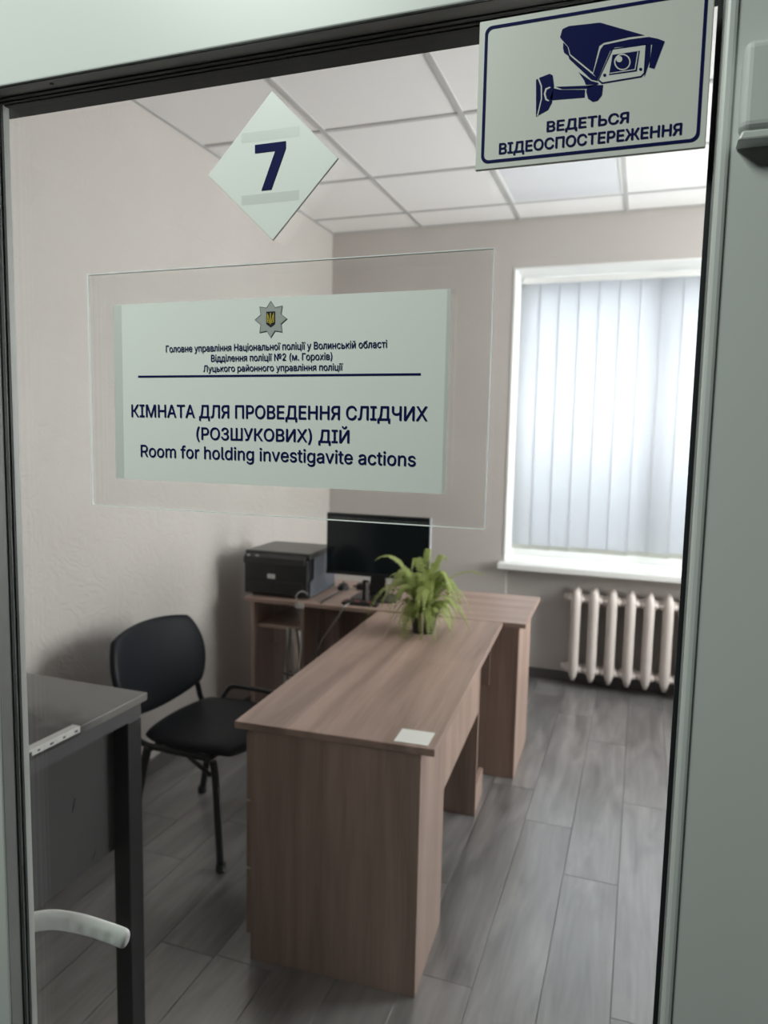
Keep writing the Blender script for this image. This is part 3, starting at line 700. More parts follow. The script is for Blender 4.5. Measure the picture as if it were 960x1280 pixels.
# video surveillance sign, flat on the sash face
vs = thing('surveillance_sign', 'white sign with navy border and camera picture at the top right of the door', 'sign', (0, 0, 0))
vy = FY - .0035
board = boxo('sign_board', (-.1435, .0315, vy, FY-.0004, 1.8190, 1.9345), 'signplastic', vs, bevel=.0006, seg=1)
B = 4.0
bm = bmesh.new(); ring_prism(bm, rounded(-.1388, .0268, 1.8238, 1.9298, .006), rounded(-.1365, .0245, 1.8261, 1.9275, .0045), vy-.0004, vy-.0001)
obj('border', bm, 'navy', vs, label='navy rounded border')
text_mesh('lettering', 'ВЕДЕТЬСЯ', -.0865, -.0243, 1.8413, 1.8512, vy-.0004, 'navy', vs, .020)
text_mesh('lettering', 'ВІДЕОСПОСТЕРЕЖЕННЯ', -.1242, .0143, 1.8280, 1.8386, vy-.0004, 'navy', vs, .020)
ICON = [('n', 1, [(-0.07899, 1.91285), (-0.07743, 1.91868), (-0.07261, 1.92022), (-0.04919, 1.9191), (-0.01623, 1.90493), (-0.02705, 1.90539), (-0.04574, 1.9041), (-0.04904, 1.90233), (-0.0529, 1.88346), (-0.07053, 1.89929), (-0.07218, 1.90467), (-0.07809, 1.91163)]),
 ('n', 1, [(-0.07628, 1.90879), (-0.07289, 1.90504), (-0.07121, 1.89885), (-0.06843, 1.89601), (-0.0491, 1.8785), (-0.049, 1.87661), (-0.05375, 1.87832), (-0.07121, 1.89587), (-0.07188, 1.89813), (-0.07537, 1.90107), (-0.07638, 1.90474)]),
 ('n', 1, [(-0.04795, 1.8995), (-0.04565, 1.90236), (-0.02695, 1.90354), (-0.01314, 1.90329), (-0.00652, 1.90099), (-0.0016, 1.89843), (-0.00281, 1.89706), (-0.03742, 1.89955), (-0.04081, 1.89739), (-0.04879, 1.87792), (-0.05243, 1.88218)]),
 ('n', 1, [(-0.0144, 1.89773), (-0.01126, 1.89753), (-0.01129, 1.88629), (-0.01283, 1.881), (-0.0146, 1.87492), (-0.01459, 1.88676)]),
 ('n', 1, [(-0.01034, 1.89739), (-0.00309, 1.89736), (-0.00159, 1.89817), (-0.0078, 1.87978), (-0.01154, 1.88134)]),
 ('n', 1, [(-0.03939, 1.89878), (-0.01418, 1.89849), (-0.01446, 1.87727), (-0.01684, 1.87496), (-0.0456, 1.874), (-0.04874, 1.87684)]),
 ('w', 2, [(-0.03853, 1.89773), (-0.01505, 1.89757), (-0.01529, 1.87791), (-0.01728, 1.87594), (-0.0451, 1.87501), (-0.04767, 1.87724)]),
 ('n', 3, [(-0.03875, 1.89404), (-0.0188, 1.89419), (-0.02025, 1.87952), (-0.04058, 1.8795)]),
 ('w', 4, [(-0.02049, 1.89378), (-0.01983, 1.89381), (-0.02137, 1.88073), (-0.04022, 1.88052), (-0.04025, 1.88106), (-0.02193, 1.88133)]),
 ('w', 4, [(-0.02515, 1.88694), (-0.02534, 1.88512), (-0.02611, 1.88357), (-0.02737, 1.88243), (-0.02901, 1.88181), (-0.03087, 1.88177), (-0.03276, 1.88232), (-0.0345, 1.88341), (-0.03592, 1.88494), (-0.03687, 1.88674), (-0.03726, 1.88864), (-0.03706, 1.89046), (-0.03628, 1.89202), (-0.035, 1.89316), (-0.03335, 1.89377), (-0.0315, 1.89379), (-0.02961, 1.89323), (-0.02789, 1.89213), (-0.02648, 1.89062), (-0.02554, 1.88883)]),
 ('n', 5, [(-0.02608, 1.88707), (-0.02625, 1.88554), (-0.0269, 1.88423), (-0.02797, 1.88326), (-0.02935, 1.88274), (-0.03092, 1.88271), (-0.03251, 1.88318), (-0.03398, 1.8841), (-0.03518, 1.88538), (-0.03598, 1.8869), (-0.03631, 1.88851), (-0.03614, 1.89005), (-0.03549, 1.89136), (-0.03441, 1.89232), (-0.03302, 1.89284), (-0.03145, 1.89286), (-0.02986, 1.89238), (-0.0284, 1.89146), (-0.02721, 1.89018), (-0.02641, 1.88867)]),
 ('w', 6, [(-0.03129, 1.88979), (-0.03136, 1.8891), (-0.03166, 1.88852), (-0.03214, 1.88809), (-0.03276, 1.88785), (-0.03346, 1.88784), (-0.03418, 1.88805), (-0.03483, 1.88847), (-0.03537, 1.88904), (-0.03573, 1.88972), (-0.03588, 1.89044), (-0.0358, 1.89113), (-0.0355, 1.89171), (-0.03502, 1.89215), (-0.0344, 1.89238), (-0.0337, 1.89239), (-0.03298, 1.89217), (-0.03233, 1.89176), (-0.03179, 1.89118), (-0.03144, 1.89051)]),
 ('n', 3, [(-0.04249, 1.87976), (-0.04253, 1.87939), (-0.04268, 1.87908), (-0.04294, 1.87884), (-0.04328, 1.87872), (-0.04365, 1.87871), (-0.04404, 1.87882), (-0.04439, 1.87904), (-0.04468, 1.87935), (-0.04487, 1.87971), (-0.04495, 1.88009), (-0.04491, 1.88046), (-0.04475, 1.88077), (-0.04449, 1.881), (-0.04415, 1.88113), (-0.04378, 1.88114), (-0.04339, 1.88103), (-0.04304, 1.88081), (-0.04276, 1.8805), (-0.04256, 1.88014)]),
 ('n', 3, [(-0.01634, 1.88043), (-0.01638, 1.88007), (-0.01653, 1.87976), (-0.01678, 1.87953), (-0.01711, 1.87941), (-0.01747, 1.8794), (-0.01784, 1.87951), (-0.01819, 1.87972), (-0.01846, 1.88003), (-0.01865, 1.88038), (-0.01873, 1.88076), (-0.01869, 1.88112), (-0.01854, 1.88143), (-0.01829, 1.88166), (-0.01797, 1.88178), (-0.0176, 1.88179), (-0.01723, 1.88168), (-0.01689, 1.88146), (-0.01661, 1.88116), (-0.01642, 1.88081)]),
 ('n', 1, [(-0.06375, 1.88521), (-0.0537, 1.87723), (-0.04839, 1.87518), (-0.04833, 1.8741), (-0.05773, 1.87506), (-0.05914, 1.8785)]),
 ('n', 1, [(-0.05626, 1.87325), (-0.05243, 1.87383), (-0.0446, 1.87306), (-0.04518, 1.8656), (-0.04828, 1.86194), (-0.05184, 1.86158), (-0.05556, 1.86448), (-0.05706, 1.86983)]),
 ('n', 1, [(-0.08214, 1.87554), (-0.07724, 1.8738), (-0.0581, 1.87132), (-0.05811, 1.86562), (-0.08261, 1.86679), (-0.08494, 1.86791)]),
 ('n', 1, [(-0.08048, 1.87642), (-0.05797, 1.87428), (-0.04887, 1.8739), (-0.05731, 1.87203), (-0.07585, 1.87417)]),
 ('n', 1, [(-0.09638, 1.88375), (-0.09341, 1.88501), (-0.08577, 1.88686), (-0.08342, 1.88531), (-0.08207, 1.87718), (-0.0831, 1.86492), (-0.08602, 1.85975), (-0.09521, 1.85586)]),
 ('w', 2, [(-0.09513, 1.88469), (-0.09412, 1.88483), (-0.09141, 1.8784), (-0.09099, 1.86868), (-0.09364, 1.85623), (-0.0945, 1.85605), (-0.09186, 1.86878), (-0.09241, 1.87826)]),
 ('w', 2, [(-0.08534, 1.87706), (-0.08445, 1.87625), (-0.08754, 1.87514), (-0.08842, 1.87222), (-0.08724, 1.8682), (-0.08517, 1.86656), (-0.08601, 1.86611), (-0.08836, 1.86751), (-0.0897, 1.87211), (-0.08873, 1.87612)])]
bm_n = bmesh.new()
for m_, lv_, poly in ICON:
    if m_ == 'n': prism(bm_n, poly, vy-.0002-.0001*lv_, vy-.0001)
pic = obj('camera_picture', bm_n, 'navy', vs, label='navy picture of a wall camera')
for m_, lv_, poly in ICON:
    if m_ == 'w':
        bm = bmesh.new(); prism(bm, poly, vy-.0002-.0001*lv_, vy-.0001); obj('white_detail', bm, 'signplastic', pic)

# ------------------------------------------------------------------ front desk (runs away from the door)
DA = math.radians(3.1)
fd = thing('writing_desk', 'long wooden desk with a fern on its top, standing end-on towards the door', 'desk', (-.532, 1.861, 0), DA)
# local frame: x to the left is negative, y runs along the desk
TW, TL, TH = .607, 1.448, .75
boxo('desk_top', (.040-TW, .040, -.008, TL, TH-.022, TH), 'wood_y', fd, bevel=.0025, seg=2)
bm = bmesh.new()
e = boxo('end_panel', (-.518, -.0165, 0, .018, 0, TH-.0225), 'wood_z', fd, bevel=.001, seg=1)
boxo('pedestal_side', (-.018, 0, .0002, .345, 0, TH-.0225), 'wood_z', fd, bevel=.001, seg=1)
boxo('pedestal_back', (-.518, -.0185, .327, .345, 0, TH-.0225), 'wood_z', fd)
boxo('pedestal_floor', (-.505, -.0185, .0185, .3265, .04, .058), 'wood_z', fd)
for k in range(3):
    z0 = .075 + .215*k
    d = boxo('drawer', (-.536, -.5185, .010, .340, z0, z0+.208), 'wood_z', fd, bevel=.001, seg=1)
    bm = bmesh.new(); sweep(bm, spline([(-.536, .12, z0+.15), (-.556, .125, z0+.15), (-.558, .175, z0+.15), (-.556, .225, z0+.15), (-.536, .23, z0+.15)], 4), .004, 8)
    obj('drawer_handle', bm, 'silver', d, smooth=True)
boxo('modesty_panel', (-.020, -.002, .3455, 1.058, .455, TH-.0225), 'wood_z', fd, bevel=.001, seg=1)
lp = boxo('leg_panel', (-.53, -.001, 1.0585, 1.0765, 0, TH-.0225), 'wood_z', fd, bevel=.001, seg=1)
boxo('foot_board', (-.022, -.004, 1.0770, 1.28, 0, .115), 'wood_z', fd, bevel=.001, seg=1)
boxo('rear_panel', (-.53, -.01, 1.425, 1.443, .45, TH-.0225), 'wood_z', fd)
# blank white sticker on the near right corner
tag(boxo('sticker', (0, .098, 0, .092, 0, .0012), 'paper', None, bevel=.0003, seg=1), 'square white sticker on the near right corner of the long desk', 'sticker')
st = bpy.data.objects['sticker']; st.location = (-.614, 1.866, TH); st.rotation_euler = (0, 0, math.radians(3.1))

# ------------------------------------------------------------------ back desk
BA = math.radians(-2.0*-1)
bk = thing('computer_desk', 'wooden desk across the end of the long desk, carrying the printer and monitor', 'desk', (-.494, 3.300, 0), math.radians(1.6))
BW, BD = 1.450, .620
boxo('desk_top', (.030-BW, .030, .018, BD+.018, TH-.022, TH), 'wood_x', bk, bevel=.0025, seg=2)
boxo('side_panel', (-.018, 0, .022, .50, 0, TH-.0225), 'wood_z', bk, bevel=.001, seg=1)
boxo('pedestal_door', (-.42, -.0185, .022, .040, .0, TH-.0225), 'wood_z', bk, bevel=.001, seg=1)
boxo('side_panel', (-.42, -.402, .0405, .50, 0, TH-.0225), 'wood_z', bk)
boxo('side_panel', (-1.392, -1.374, .040, .60, 0, TH-.0225), 'wood_z', bk, bevel=.001, seg=1)
boxo('divider_panel', (-1.118, -1.100, .060, .58, 0, TH-.0225), 'wood_z', bk, bevel=.001, seg=1)
boxo('shelf', (-1.3735, -1.1185, .070, .56, .585, .603), 'wood_x', bk, bevel=.001, seg=1)
boxo('back_panel', (-1.0995, -.4205, .562, .580, .25, TH-.0225), 'wood_z', bk)

# ------------------------------------------------------------------ printer
PX, PYY = -1.760, 3.335
pr = thing('printer', 'black box-shaped printer with grey side at the left end of the back desk', 'printer', (PX, PYY, TH), math.radians(2))
W2, DP, HP = .185, .36, .235
bm = bmesh.new()
prism(bm, [(0, .012), (DP, .012), (DP, HP-.03), (0, HP-.03)], -W2+.001, W2-.012)
for v in bm.verts: v.co = Vector((v.co.y, v.co.x, v.co.z))
obj('body', bm, 'black', pr, bevel=.006)
bm = bmesh.new()
prism(bm, [(.02, .008), (DP+.004, .008), (DP+.004, HP-.006), (.075, HP-.006), (.068, HP*.42), (.02, HP*.36)], W2-.0119, W2)
for v in bm.verts: v.co = Vector((v.co.y, v.co.x, v.co.z))
obj('side_cover', bm, 'greyside', pr, bevel=.004, label='grey side cover')
boxo('scanner_lid', (-W2-.001, W2+.001, .012, DP+.004, HP-.0295, HP+.004), 'blacktop', pr, bevel=.008, seg=3)
bm = bmesh.new(); prism(bm, [(-.020, HP-.062), (.0115, HP-.028), (.0115, HP-.008), (-.014, HP-.026)], -W2+.004, W2-.020)
for v in bm.verts: v.co = Vector((v.co.y, v.co.x, v.co.z))
cp = obj('control_panel', bm, 'black', pr, bevel=.003)
for x in (-.155, -.105): boxo('button', (x-.008, x+.008, -.0135, -.005, HP-.024, HP-.016), 'silver', cp, bevel=.002)
boxo('paper_tray', (-W2+.02, W2-.035, -.006, .0005, .020, .085), 'black', pr, bevel=.003)
boxo('badge', (-.050, -.005, -.0025, -.0002, .098, .122), 'label', pr, bevel=.001, label='pale rectangular label')
for x in (-.15, .15):
    for y in (.05, .31): 
        bm = bmesh.new(); lathe(bm, [(.012, 0.0), (.013, .0125)], x, y, 14); obj('foot', bm, 'black', pr)

# cable with a white tag hanging over the desk edge
uc = thing('printer_cable', 'thin grey cable with a white tag hanging in front of the printer', 'cable', (0, 0, 0))
bm = bmesh.new(); sweep(bm, spline([(-1.585, 3.36, .775), (-1.600, 3.318, .800), (-1.618, 3.292, .790), (-1.622, 3.287, .765), (-1.612, 3.286, .740), (-1.606, 3.287, .722)], 6), .0035, 8)
obj('wire', bm, 'greycable', uc, smooth=True)
boxo('tag', (-1.622, -1.576, 3.2835, 3.289, .720, .745), 'label', uc, bevel=.001, label='white tag')

# ------------------------------------------------------------------ monitor
mo = thing('monitor', 'black flat computer monitor on the back desk behind the fern', 'monitor', (-1.275, 3.515, TH), math.radians(1.0))
mz0, mz1 = .116, .440
boxo('housing', (-.281, .281, .003, .030, mz0, mz1), 'black', mo, bevel=.004)
boxo('screen', (-.276, .276, .0012, .0029, mz0+.018, mz1-.006), 'screen', mo)
boxo('screen_bezel', (-.281, .281, -.001, .0028, mz0, mz0+.0175), 'black', mo, bevel=.001)
boxo('lit_edge', (.2812, .2855, .000, .030, mz0+.004, mz1), 'silver', mo, bevel=.001, label='silver strip painting the lit edge')  # silver colour paints the light falling on the right edge
bm = bmesh.new(); prism(bm, [(-.045, .010), (.045, .010), (.038, .22), (-.038, .22)], .0315, .046)
obj('stand_neck', bm, 'black', mo, bevel=.003)
bm = bmesh.new()
ol = rounded(-.12, .12, -.075, .115, .04, 6)
A = [bm.verts.new((x, y, 0)) for x, y in ol]; Bq = [bm.verts.new((x, y, .010)) for x, y in ol]
bm.faces.new(A[::-1]); bm.faces.new(Bq)
for i in range(len(A)): bm.faces.new((A[i], A[(i+1) % len(A)], Bq[(i+1) % len(A)], Bq[i]))
obj('stand_base', bm, 'black', mo, bevel=.002)
# slim post seen before the screen
po = thing('desk_microphone', 'slim upright black stand with a painted highlight in front of the monitor', 'stand', (-1.292, 3.415, TH))
boxo('post', (-.016, .016, -.008, .008, .0082, .118), 'black', po, bevel=.003)
boxo('highlight_strip', (.0025, .013, -.0098, -.0082, .012, .108), 'silver', po, bevel=.001, label='pale painted highlight')  # silver colour paints the highlight running down the post
boxo('base', (-.028, .028, -.026, .026, 0, .008), 'black', po, bevel=.003)
po.name = 'device_stand'
# small things on the back desk
def mouse(name, label, loc, rz, s=1.0):
    t = thing(name, label, 'mouse', loc, rz)
    bm = bmesh.new(); bmesh.ops.create_uvsphere(bm, u_segments=20, v_segments=12, radius=1)
    for v in bm.verts:
        z = max(v.co.z, 0) ; v.co = Vector((v.co.x*.031*s, v.co.y*.055*s, .002 + z*.034*s))
    bmesh.ops.remove_doubles(bm, verts=bm.verts[:], dist=1e-5)
    obj('shell', bm, 'black', t, smooth=True)
    bm = bmesh.new(); sweep(bm, [(-.004, .026, .034*s), (.004, .026, .034*s)], .007, 12); obj('wheel', bm, 'greycable', t, smooth=True)
    boxo('sole', (-.022, .022, -.04, .04, 0, .0022), 'blacktop', t)
mouse('computer_mouse', 'black rounded computer mouse on the back desk beside the printer', (-1.525, 3.68, TH), math.radians(20), 1.05)
pa = thing('power_adapter', 'small black power adapter lying behind the computer mouse and cables', 'adapter', (-1.400, 3.72, TH), math.radians(12))
boxo('case', (-.055, .055, -.028, .028, 0, .034), 'black', pa, bevel=.006)
bm = bmesh.new(); sweep(bm, [(-.055, 0, .016), (-.078, 0, .016)], [.007, .004], 10); obj('strain_relief', bm, 'cable', pa, smooth=True)
kb = thing('keypad', 'low black keypad with reddish keys on the back desk by the upright stand', 'keypad', (-1.305, 3.355, TH), math.radians(4))
boxo('base', (-.085, .10, -.022, .030, 0, .016), 'black', kb, bevel=.004)
for i in range(8):
    for j in range(2):
        boxo('key', (-.075+.021*i, -.058+.021*i, -.014+.020*j, .002+.020*j, .0162, .021), 'red' if (i+j) % 3 == 0 else 'black', kb, bevel=.001, seg=1)
# cables falling from the back desk
def cable(label, pts, r, m):
    bm = bmesh.new(); sweep(bm, spline(pts, 8), r, 8); o = obj('cable', bm, m, smooth=True); tag(o, label, 'cable'); return o
cable('black cable looping off the front edge of the back desk', [(-1.475, 3.635, TH+.020), (-1.49, 3.55, TH+.012), (-1.495, 3.42, TH+.008), (-1.492, 3.318, TH+.004), (-1.490, 3.295, .715), (-1.495, 3.30, .60), (-1.515, 3.34, .46), (-1.53, 3.42, .25), (-1.53, 3.5, .012)], .0045, 'cable')
cable('grey cable slanting from the desk stand down behind the long desk', [(-1.325, 3.41, TH+.010), (-1.345, 3.34, TH+.010), (-1.362, 3.293, TH-.004), (-1.390, 3.285, .69), (-1.44, 3.29, .62), (-1.50, 3.30, .52), (-1.56, 3.33, .36), (-1.58, 3.38, .15), (-1.58, 3.45, .012)], .0042, 'greycable')
cb = thing('cable_bundle', 'tangled bundle of pale cables hanging under the printer end of the back desk', 'cables', (-1.655, 3.325, 0))
for k in range(6):
    ph = k*1.3; pts = []
    for j in range(9):
        z = .60 - .066*j
        pts.append((-.035+.016*k + .008*math.sin(ph+j*1.1), .004*math.cos(ph+j) - .012*(k % 2), z))
    bm = bmesh.new(); sweep(bm, spline(pts, 4), [.0065, .008, .0055][k % 3], 8); obj('cable_strand', bm, ['whitecable', 'greycable', 'whitecable'][k % 3], cb, smooth=True)
for z in (.36, .22):
    bm = bmesh.new(); sweep(bm, [(.008+.060*math.cos(a), -.004+.024*math.sin(a), z) for a in [2*PI*i/16 for i in range(16)]], .004, 6, closed=True); obj('cable_tie', bm, 'cable', cb, smooth=True)

# ------------------------------------------------------------------ fern
fx, fy = -.862, 3.000
fe = thing('potted_fern', 'bushy green fern in a dark pot on the far end of the long desk', 'plant', (fx, fy, TH))
bm = bmesh.new(); lathe(bm, [(.044, 0), (.046, .004), (.058, .072), (.062, .074), (.062, .083), (.057, .083), (.055, .076)], 0, 0, 28); obj('pot', bm, 'pot', fe, smooth=False)
bm = bmesh.new(); lathe(bm, [(.001, .0765), (.0552, .0765), (.0552, .072)], 0, 0, 24); obj('soil', bm, 'soil', fe)
def frond(az, reach, rise, droop, mat, wid=.027, n=26):
    """an arching frond of many narrow leaflets"""
    bm = bmesh.new(); rnd = random.Random(az*1000+reach*77)
    d = Vector((math.cos(az), math.sin(az), 0)); s = Vector((-d.y, d.x, 0)); tw = rnd.uniform(-.35, .35)
    p0 = Vector((0, 0, .078)) + d*rnd.uniform(.004, .028)
    c1 = p0 + d*reach*.22 + Vector((0, 0, rise)); c2 = p0 + d*reach*.72 + Vector((0, 0, rise*1.15)); p3 = p0 + d*reach + Vector((0, 0, rise-droop))
    lat = rnd.uniform(-.03, .03); P = []
    for i in range(n+1):
        t = i/n; q = p0*(1-t)**3 + c1*3*t*(1-t)**2 + c2*3*t*t*(1-t) + p3*t**3 + s*lat*t*t
        q.z = max(q.z, .006); P.append(q)
    sweep(bm, P, [.0016*(1-.75*i/n) for i in range(n+1)], 5)
    for i in range(3, n+1):
        t = i/n; T_ = (P[min(i+1, n)]-P[i-1]).normalized(); side = T_.cross(Vector((0, 0, 1)))
        if side.length < .05: side = s.copy()
        side.normalize(); nor = side.cross(T_); side = side*math.cos(tw) + nor*math.sin(tw); nor = side.cross(T_)
        L = wid*min(1, 4.5*t+.1)*(1-t**3*.86)*rnd.uniform(.86, 1.1); wl = (reach+rise)/n*.62+.0016
        for sg in (-1, 1):
            a = P[i]; dirn = (side*sg + T_*.42 + nor*rnd.uniform(-.22, .12)).normalized(); wv = T_*wl*.5
            q = [a - wv*.7, a + wv*.7, a + dirn*L*.6 + wv*.95 + nor*.001, a + dirn*L - nor*.003, a + dirn*L*.6 - wv*.95 + nor*.001]
            q = [Vector((v.x, v.y, max(v.z, .003))) for v in q]
            vs = [bm.verts.new(v) for v in q]
            try: bm.faces.new((vs[0], vs[1], vs[2], vs[3], vs[4]))
            except ValueError: pass
    return obj('frond', bm, mat, fe)
rf = random.Random(11)
for k in range(84):
    az = k*2.39996 + rf.uniform(-.2, .2); lay = k/84
    if lay < .38:      # skirt of low fronds hanging over the rim down to the desk
        frond(az, .085 + .06*rf.random(), .035 + .05*rf.random(), .10 + .05*rf.random(), 'fern', .030)
    else:
        reach = .10 + .11*rf.random(); rise = .07 + .17*lay*rf.uniform(.7, 1.1)
        frond(az, reach*(1.0 if lay < .7 else .8), rise, rise*rf.uniform(.25, .9), 'fern', .030)
for az, reach, rise, droop in ((math.radians(205), .25, .17, .20), (math.radians(170), .21, .24, .02), (math.radians(20), .24, .19, .01), (math.radians(100), .10, .26, .0), (math.radians(-15), .22, .10, .12), (math.radians(60), .12, .25, .03), (math.radians(230), .2, .2, .17), (math.radians(188), .22, .15, .12)):
    frond(az, reach, rise, droop, 'fern', .024, 34)
frond(math.radians(278), .19, .05, .139, 'fern_dry', .008); frond(math.radians(236), .20, .045, .13, 'fern_dry', .005)

# ------------------------------------------------------------------ chair by the left wall
ch = thing('visitor_chair', 'black padded visitor chair on steel tube legs by the left wall', 'chair', (-1.535, 2.43, 0), math.radians(-2))
def pad(bm, w, d, zc, th, k=.22, n=16, m=14):
    """rounded cushion, x forward, y across"""
    V = {}
    def shape(u, v):   # superellipse mapping of the square onto a rounded outline
        a, b = u, v
        return a*math.sqrt(1-k*b*b), b*math.sqrt(1-k*a*a)
    for side in (0, 1):
        for i in range(n+1):
            for j in range(m+1):
                u, v = -1+2*i/n, -1+2*j/m
                u = math.sin(u*PI/2); v = math.sin(v*PI/2)
                x, y = shape(u, v); e_ = (1-u**8)*(1-v**8); e_ = max(e_, 0)**.35
                z = zc(x, y) + (th*.5*e_ if side == 0 else -th*.5*e_)
                if (i in (0, n) or j in (0, m)) and side == 1: V[(1, i, j)] = V[(0, i, j)]
                else: V[(side, i, j)] = bm.verts.new((x*w/2, y*d/2, z))
    for side in (0, 1):
        for i in range(n):
            for j in range(m):
                q = [V[(side, i, j)], V[(side, i+1, j)], V[(side, i+1, j+1)], V[(side, i, j+1)]]
                if side: q.reverse()
                bm.faces.new(q)
bm = bmesh.new(); pad(bm, .43, .48, lambda x, y: .445 - .020*max(0, x-.55)**2*5 - .006*(1-y*y)*(1-x*x) + .012*(x < -.6)*(-x-.6), .050, .24)
obj('seat', bm, 'leather', ch, smooth=True)
bm = bmesh.new(); pad(bm, .355, .56, lambda x, y: -.045*(1-y*y) , .036, .33)
th_ = math.radians(14)
for v in bm.verts:
    h, y, t = v.co.x, v.co.y, v.co.z
    v.co = Vector((-.258 - h*math.sin(th_) + t*math.cos(th_), y-.012, .668 + h*math.cos(th_) + t*math.sin(th_)))
obj('backrest', bm, 'leather', ch, smooth=True)
bm = bmesh.new(); pad(bm, .335, .535, lambda x, y: -.045*(1-y*y) - .022, .012, .33)
for v in bm.verts:
    h, y, t = v.co.x, v.co.y, v.co.z
    v.co = Vector((-.258 - h*math.sin(th_) + t*math.cos(th_), y-.012, .668 + h*math.cos(th_) + t*math.sin(th_)))
obj('back_shell', bm, 'black', ch, smooth=True)
for s in (-1, 1):
    bm = bmesh.new(); sweep(bm, spline([(.125, s*.222, .409), (.140, s*.226, .34), (.155, s*.232, .17), (.168, s*.236, .012)], 5), .0155, 12, flat=(.72, 1.1)); lg = obj('leg', bm, 'tube', ch, smooth=True)
    bm = bmesh.new(); lathe(bm, [(.017, 0), (.0195, .004), (.0185, .03)], .169, s*.236, 14); obj('leg_cap', bm, 'black', lg)
    # rear leg
    bm = bmesh.new(); sweep(bm, spline([(-.165, s*.222, .409), (-.185, s*.226, .32), (-.218, s*.230, .16), (-.245, s*.234, .012)], 5), .0155, 12, flat=(.72, 1.1)); lg = obj('leg', bm, 'tube', ch, smooth=True)
    bm = bmesh.new(); lathe(bm, [(.017, 0), (.0195, .004), (.0185, .03)], -.246, s*.234, 14); obj('leg_cap', bm, 'black', lg)
    # back upright
    bm = bmesh.new(); sweep(bm, spline([(.10, s*.215, .409), (-.10, s*.215, .409), (-.185, s*.214, .412), (-.232, s*.212, .44), (-.250, s*.210, .50), (-.272, s*.205, .57), (-.296, s*.198, .66)], 5), .0115, 12, flat=(.72, 1.15)); obj('back_upright', bm, 'tube', ch, smooth=True)
    bm = bmesh.new(); sweep(bm, [(.118, s*.222, .350), (.02, s*.222, .404)], .008, 8); obj('corner_brace', bm, 'tube', ch, smooth=True)
bm = bmesh.new()
for x in (.10, -.15): sweep(bm, [(x, -.222, .405), (x, .222, .405)], .011, 10)
obj('seat_frame', bm, 'tube', ch, smooth=True)
bm = bmesh.new(); sweep(bm, spline([(-.165, .236, .408), (-.160, .270, .440), (-.135, .280, .480), (-.105, .282, .492), (.0, .282, .494), (.10, .282, .492), (.128, .280, .478), (.14, .268, .44), (.135, .234, .408)], 5), .010, 10)
obj('side_rail', bm, 'tube', ch, smooth=True)

# ------------------------------------------------------------------ grey steel table at the left
TT = .956
tb = thing('metal_table', 'worn dark grey metal table with a stained top at the left edge', 'table', (-1.124, 1.458, 0))
x0, y0 = -.80, -.95
boxo('table_top', (x0, 0, y0+.25, 0, TT-.020, TT), 'tabletop', tb, bevel=.002)
y0 += .25
bm = bmesh.new()
box(bm, -.034, -.010, y0+.03, -.012, TT-.058, TT-.0205); box(bm, x0+.010, x0+.034, y0+.03, -.012, TT-.058, TT-.0205)
box(bm, x0+.034, -.034, -.036, -.012, TT-.058, TT-.0205); box(bm, x0+.034, -.034, y0+.03, y0+.054, TT-.058, TT-.0205)
obj('apron', bm, 'steel', tb, bevel=.001)
for lx, ly in ((-.058, -.062), (x0+.012, -.062), (-.058, y0+.03), (x0+.012, y0+.03)):
    boxo('leg', (lx, lx+.048, ly, ly+.050, 0, TT-.0585), 'blacksteel', tb, bevel=.002)
cabn = boxo('cabinet', (-.40, -.052, y0+.085, -.0625, .570, TT-.0590), 'steelpanel', tb, bevel=.002)
for a, b, c, d in ((-.205, -.197, .735, .765), (-.145, -.135, .588, .605)):
    bm = bmesh.new(); prism(bm, [(a, c), (b, c+.012), (b+.002, d), (a+.006, d-.012)], -.0517, -.0505)
    for v in bm.verts: v.co = Vector((v.co.y, v.co.x, v.co.z))
    obj('slot', bm, 'blackprint', cabn)
boxo('bracket', (-.075, -.0605, -.062, -.045, .572, .590), 'blacksteel', tb)
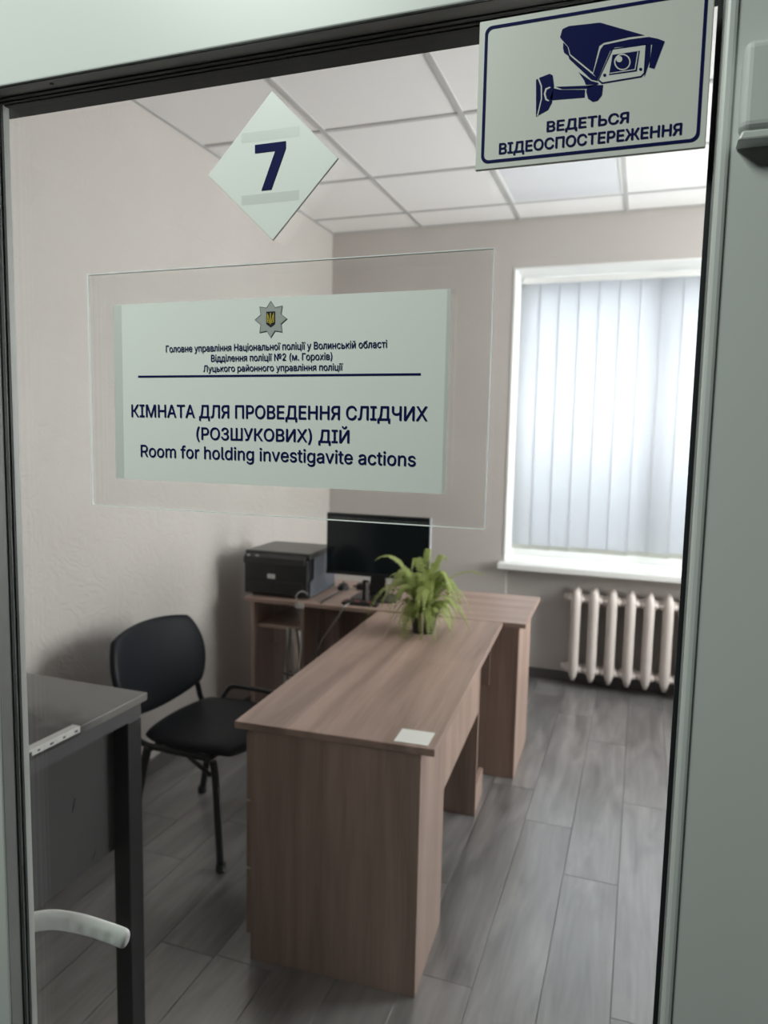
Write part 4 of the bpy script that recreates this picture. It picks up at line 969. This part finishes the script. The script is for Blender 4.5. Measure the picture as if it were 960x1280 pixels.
# perforated zinc strip lying along the table edge
ps = thing('metal_strip', 'pale perforated metal strip along the edge of the grey table', 'strip', (-1.132, 1.238, TT), math.radians(-1))
bm = bmesh.new(); box(bm, -.010, .0085, -.30, -.012, .0005, .0025); box(bm, .0085, .0105, -.30, -.012, -.0115, .0025)
obj('strip', bm, 'strip', ps, bevel=.0004, seg=1)
bm = bmesh.new()
for k in range(8):
    yy = -.024 - .034*k; s = .0032 if k % 2 else .0045
    prism(bm, [(yy-s, -.0075), (yy+s, -.0075), (yy+s*1.1, -.0035), (yy-s*.9, -.0035)], .0104, .0108)
for v in bm.verts: v.co = Vector((v.co.y, v.co.x, v.co.z))
obj('perforations', bm, 'blackprint', ps)

# ------------------------------------------------------------------ corridor behind the camera
HX0, HX1, HY0, HZ = -2.6, 2.2, -3.6, 2.75
struct(boxo('floor_corridor', (HX0, HX1, HY0, .60, -.05, 0), 'hallfloor'))
struct(boxo('ceiling_corridor', (HX0, HX1, HY0, .62, HZ, HZ+.05), 'hall'))
struct(boxo('wall_corridor_back', (HX0, HX1, HY0-.1, HY0, 0, HZ), 'hall'))
struct(boxo('wall_corridor_left', (HX0-.1, HX0, HY0, .63, 0, HZ), 'hall'))
struct(boxo('wall_corridor_right', (HX1, HX1+.1, HY0, .63, 0, HZ), 'hall'))
struct(boxo('wall_corridor_front', (HX0, DX0-.001, .60, .629, 0, HZ), 'hall')); 
struct(boxo('wall_corridor_front_right', (DX1+.001, HX1, .60, .629, 0, HZ), 'hall')); struct(boxo('wall_corridor_over', (DX0-.001, DX1+.001, .60, .629, DZ1, HZ), 'hall'))
cl = thing('corridor_light', 'square white corridor ceiling light in front of the door', 'ceiling light', (-.80, -.30, HZ))
boxo('housing', (-.30, .30, -.30, .30, -.05, -.0005), 'white', cl, bevel=.004)
m, nt, b = new_mat('lit_diffuser'); b.inputs['Emission Color'].default_value = (.93, 1, .94, 1); b.inputs['Emission Strength'].default_value = 2.0; M['lit'] = m
boxo('diffuser', (-.28, .28, -.28, .28, -.054, -.0505), 'lit', cl)
la = area_light('corridor_lamp', (-.80, -.30, HZ-.06), (0, 0, 0), .55, .55, HALL_POWER, (.90, 1.0, .92))
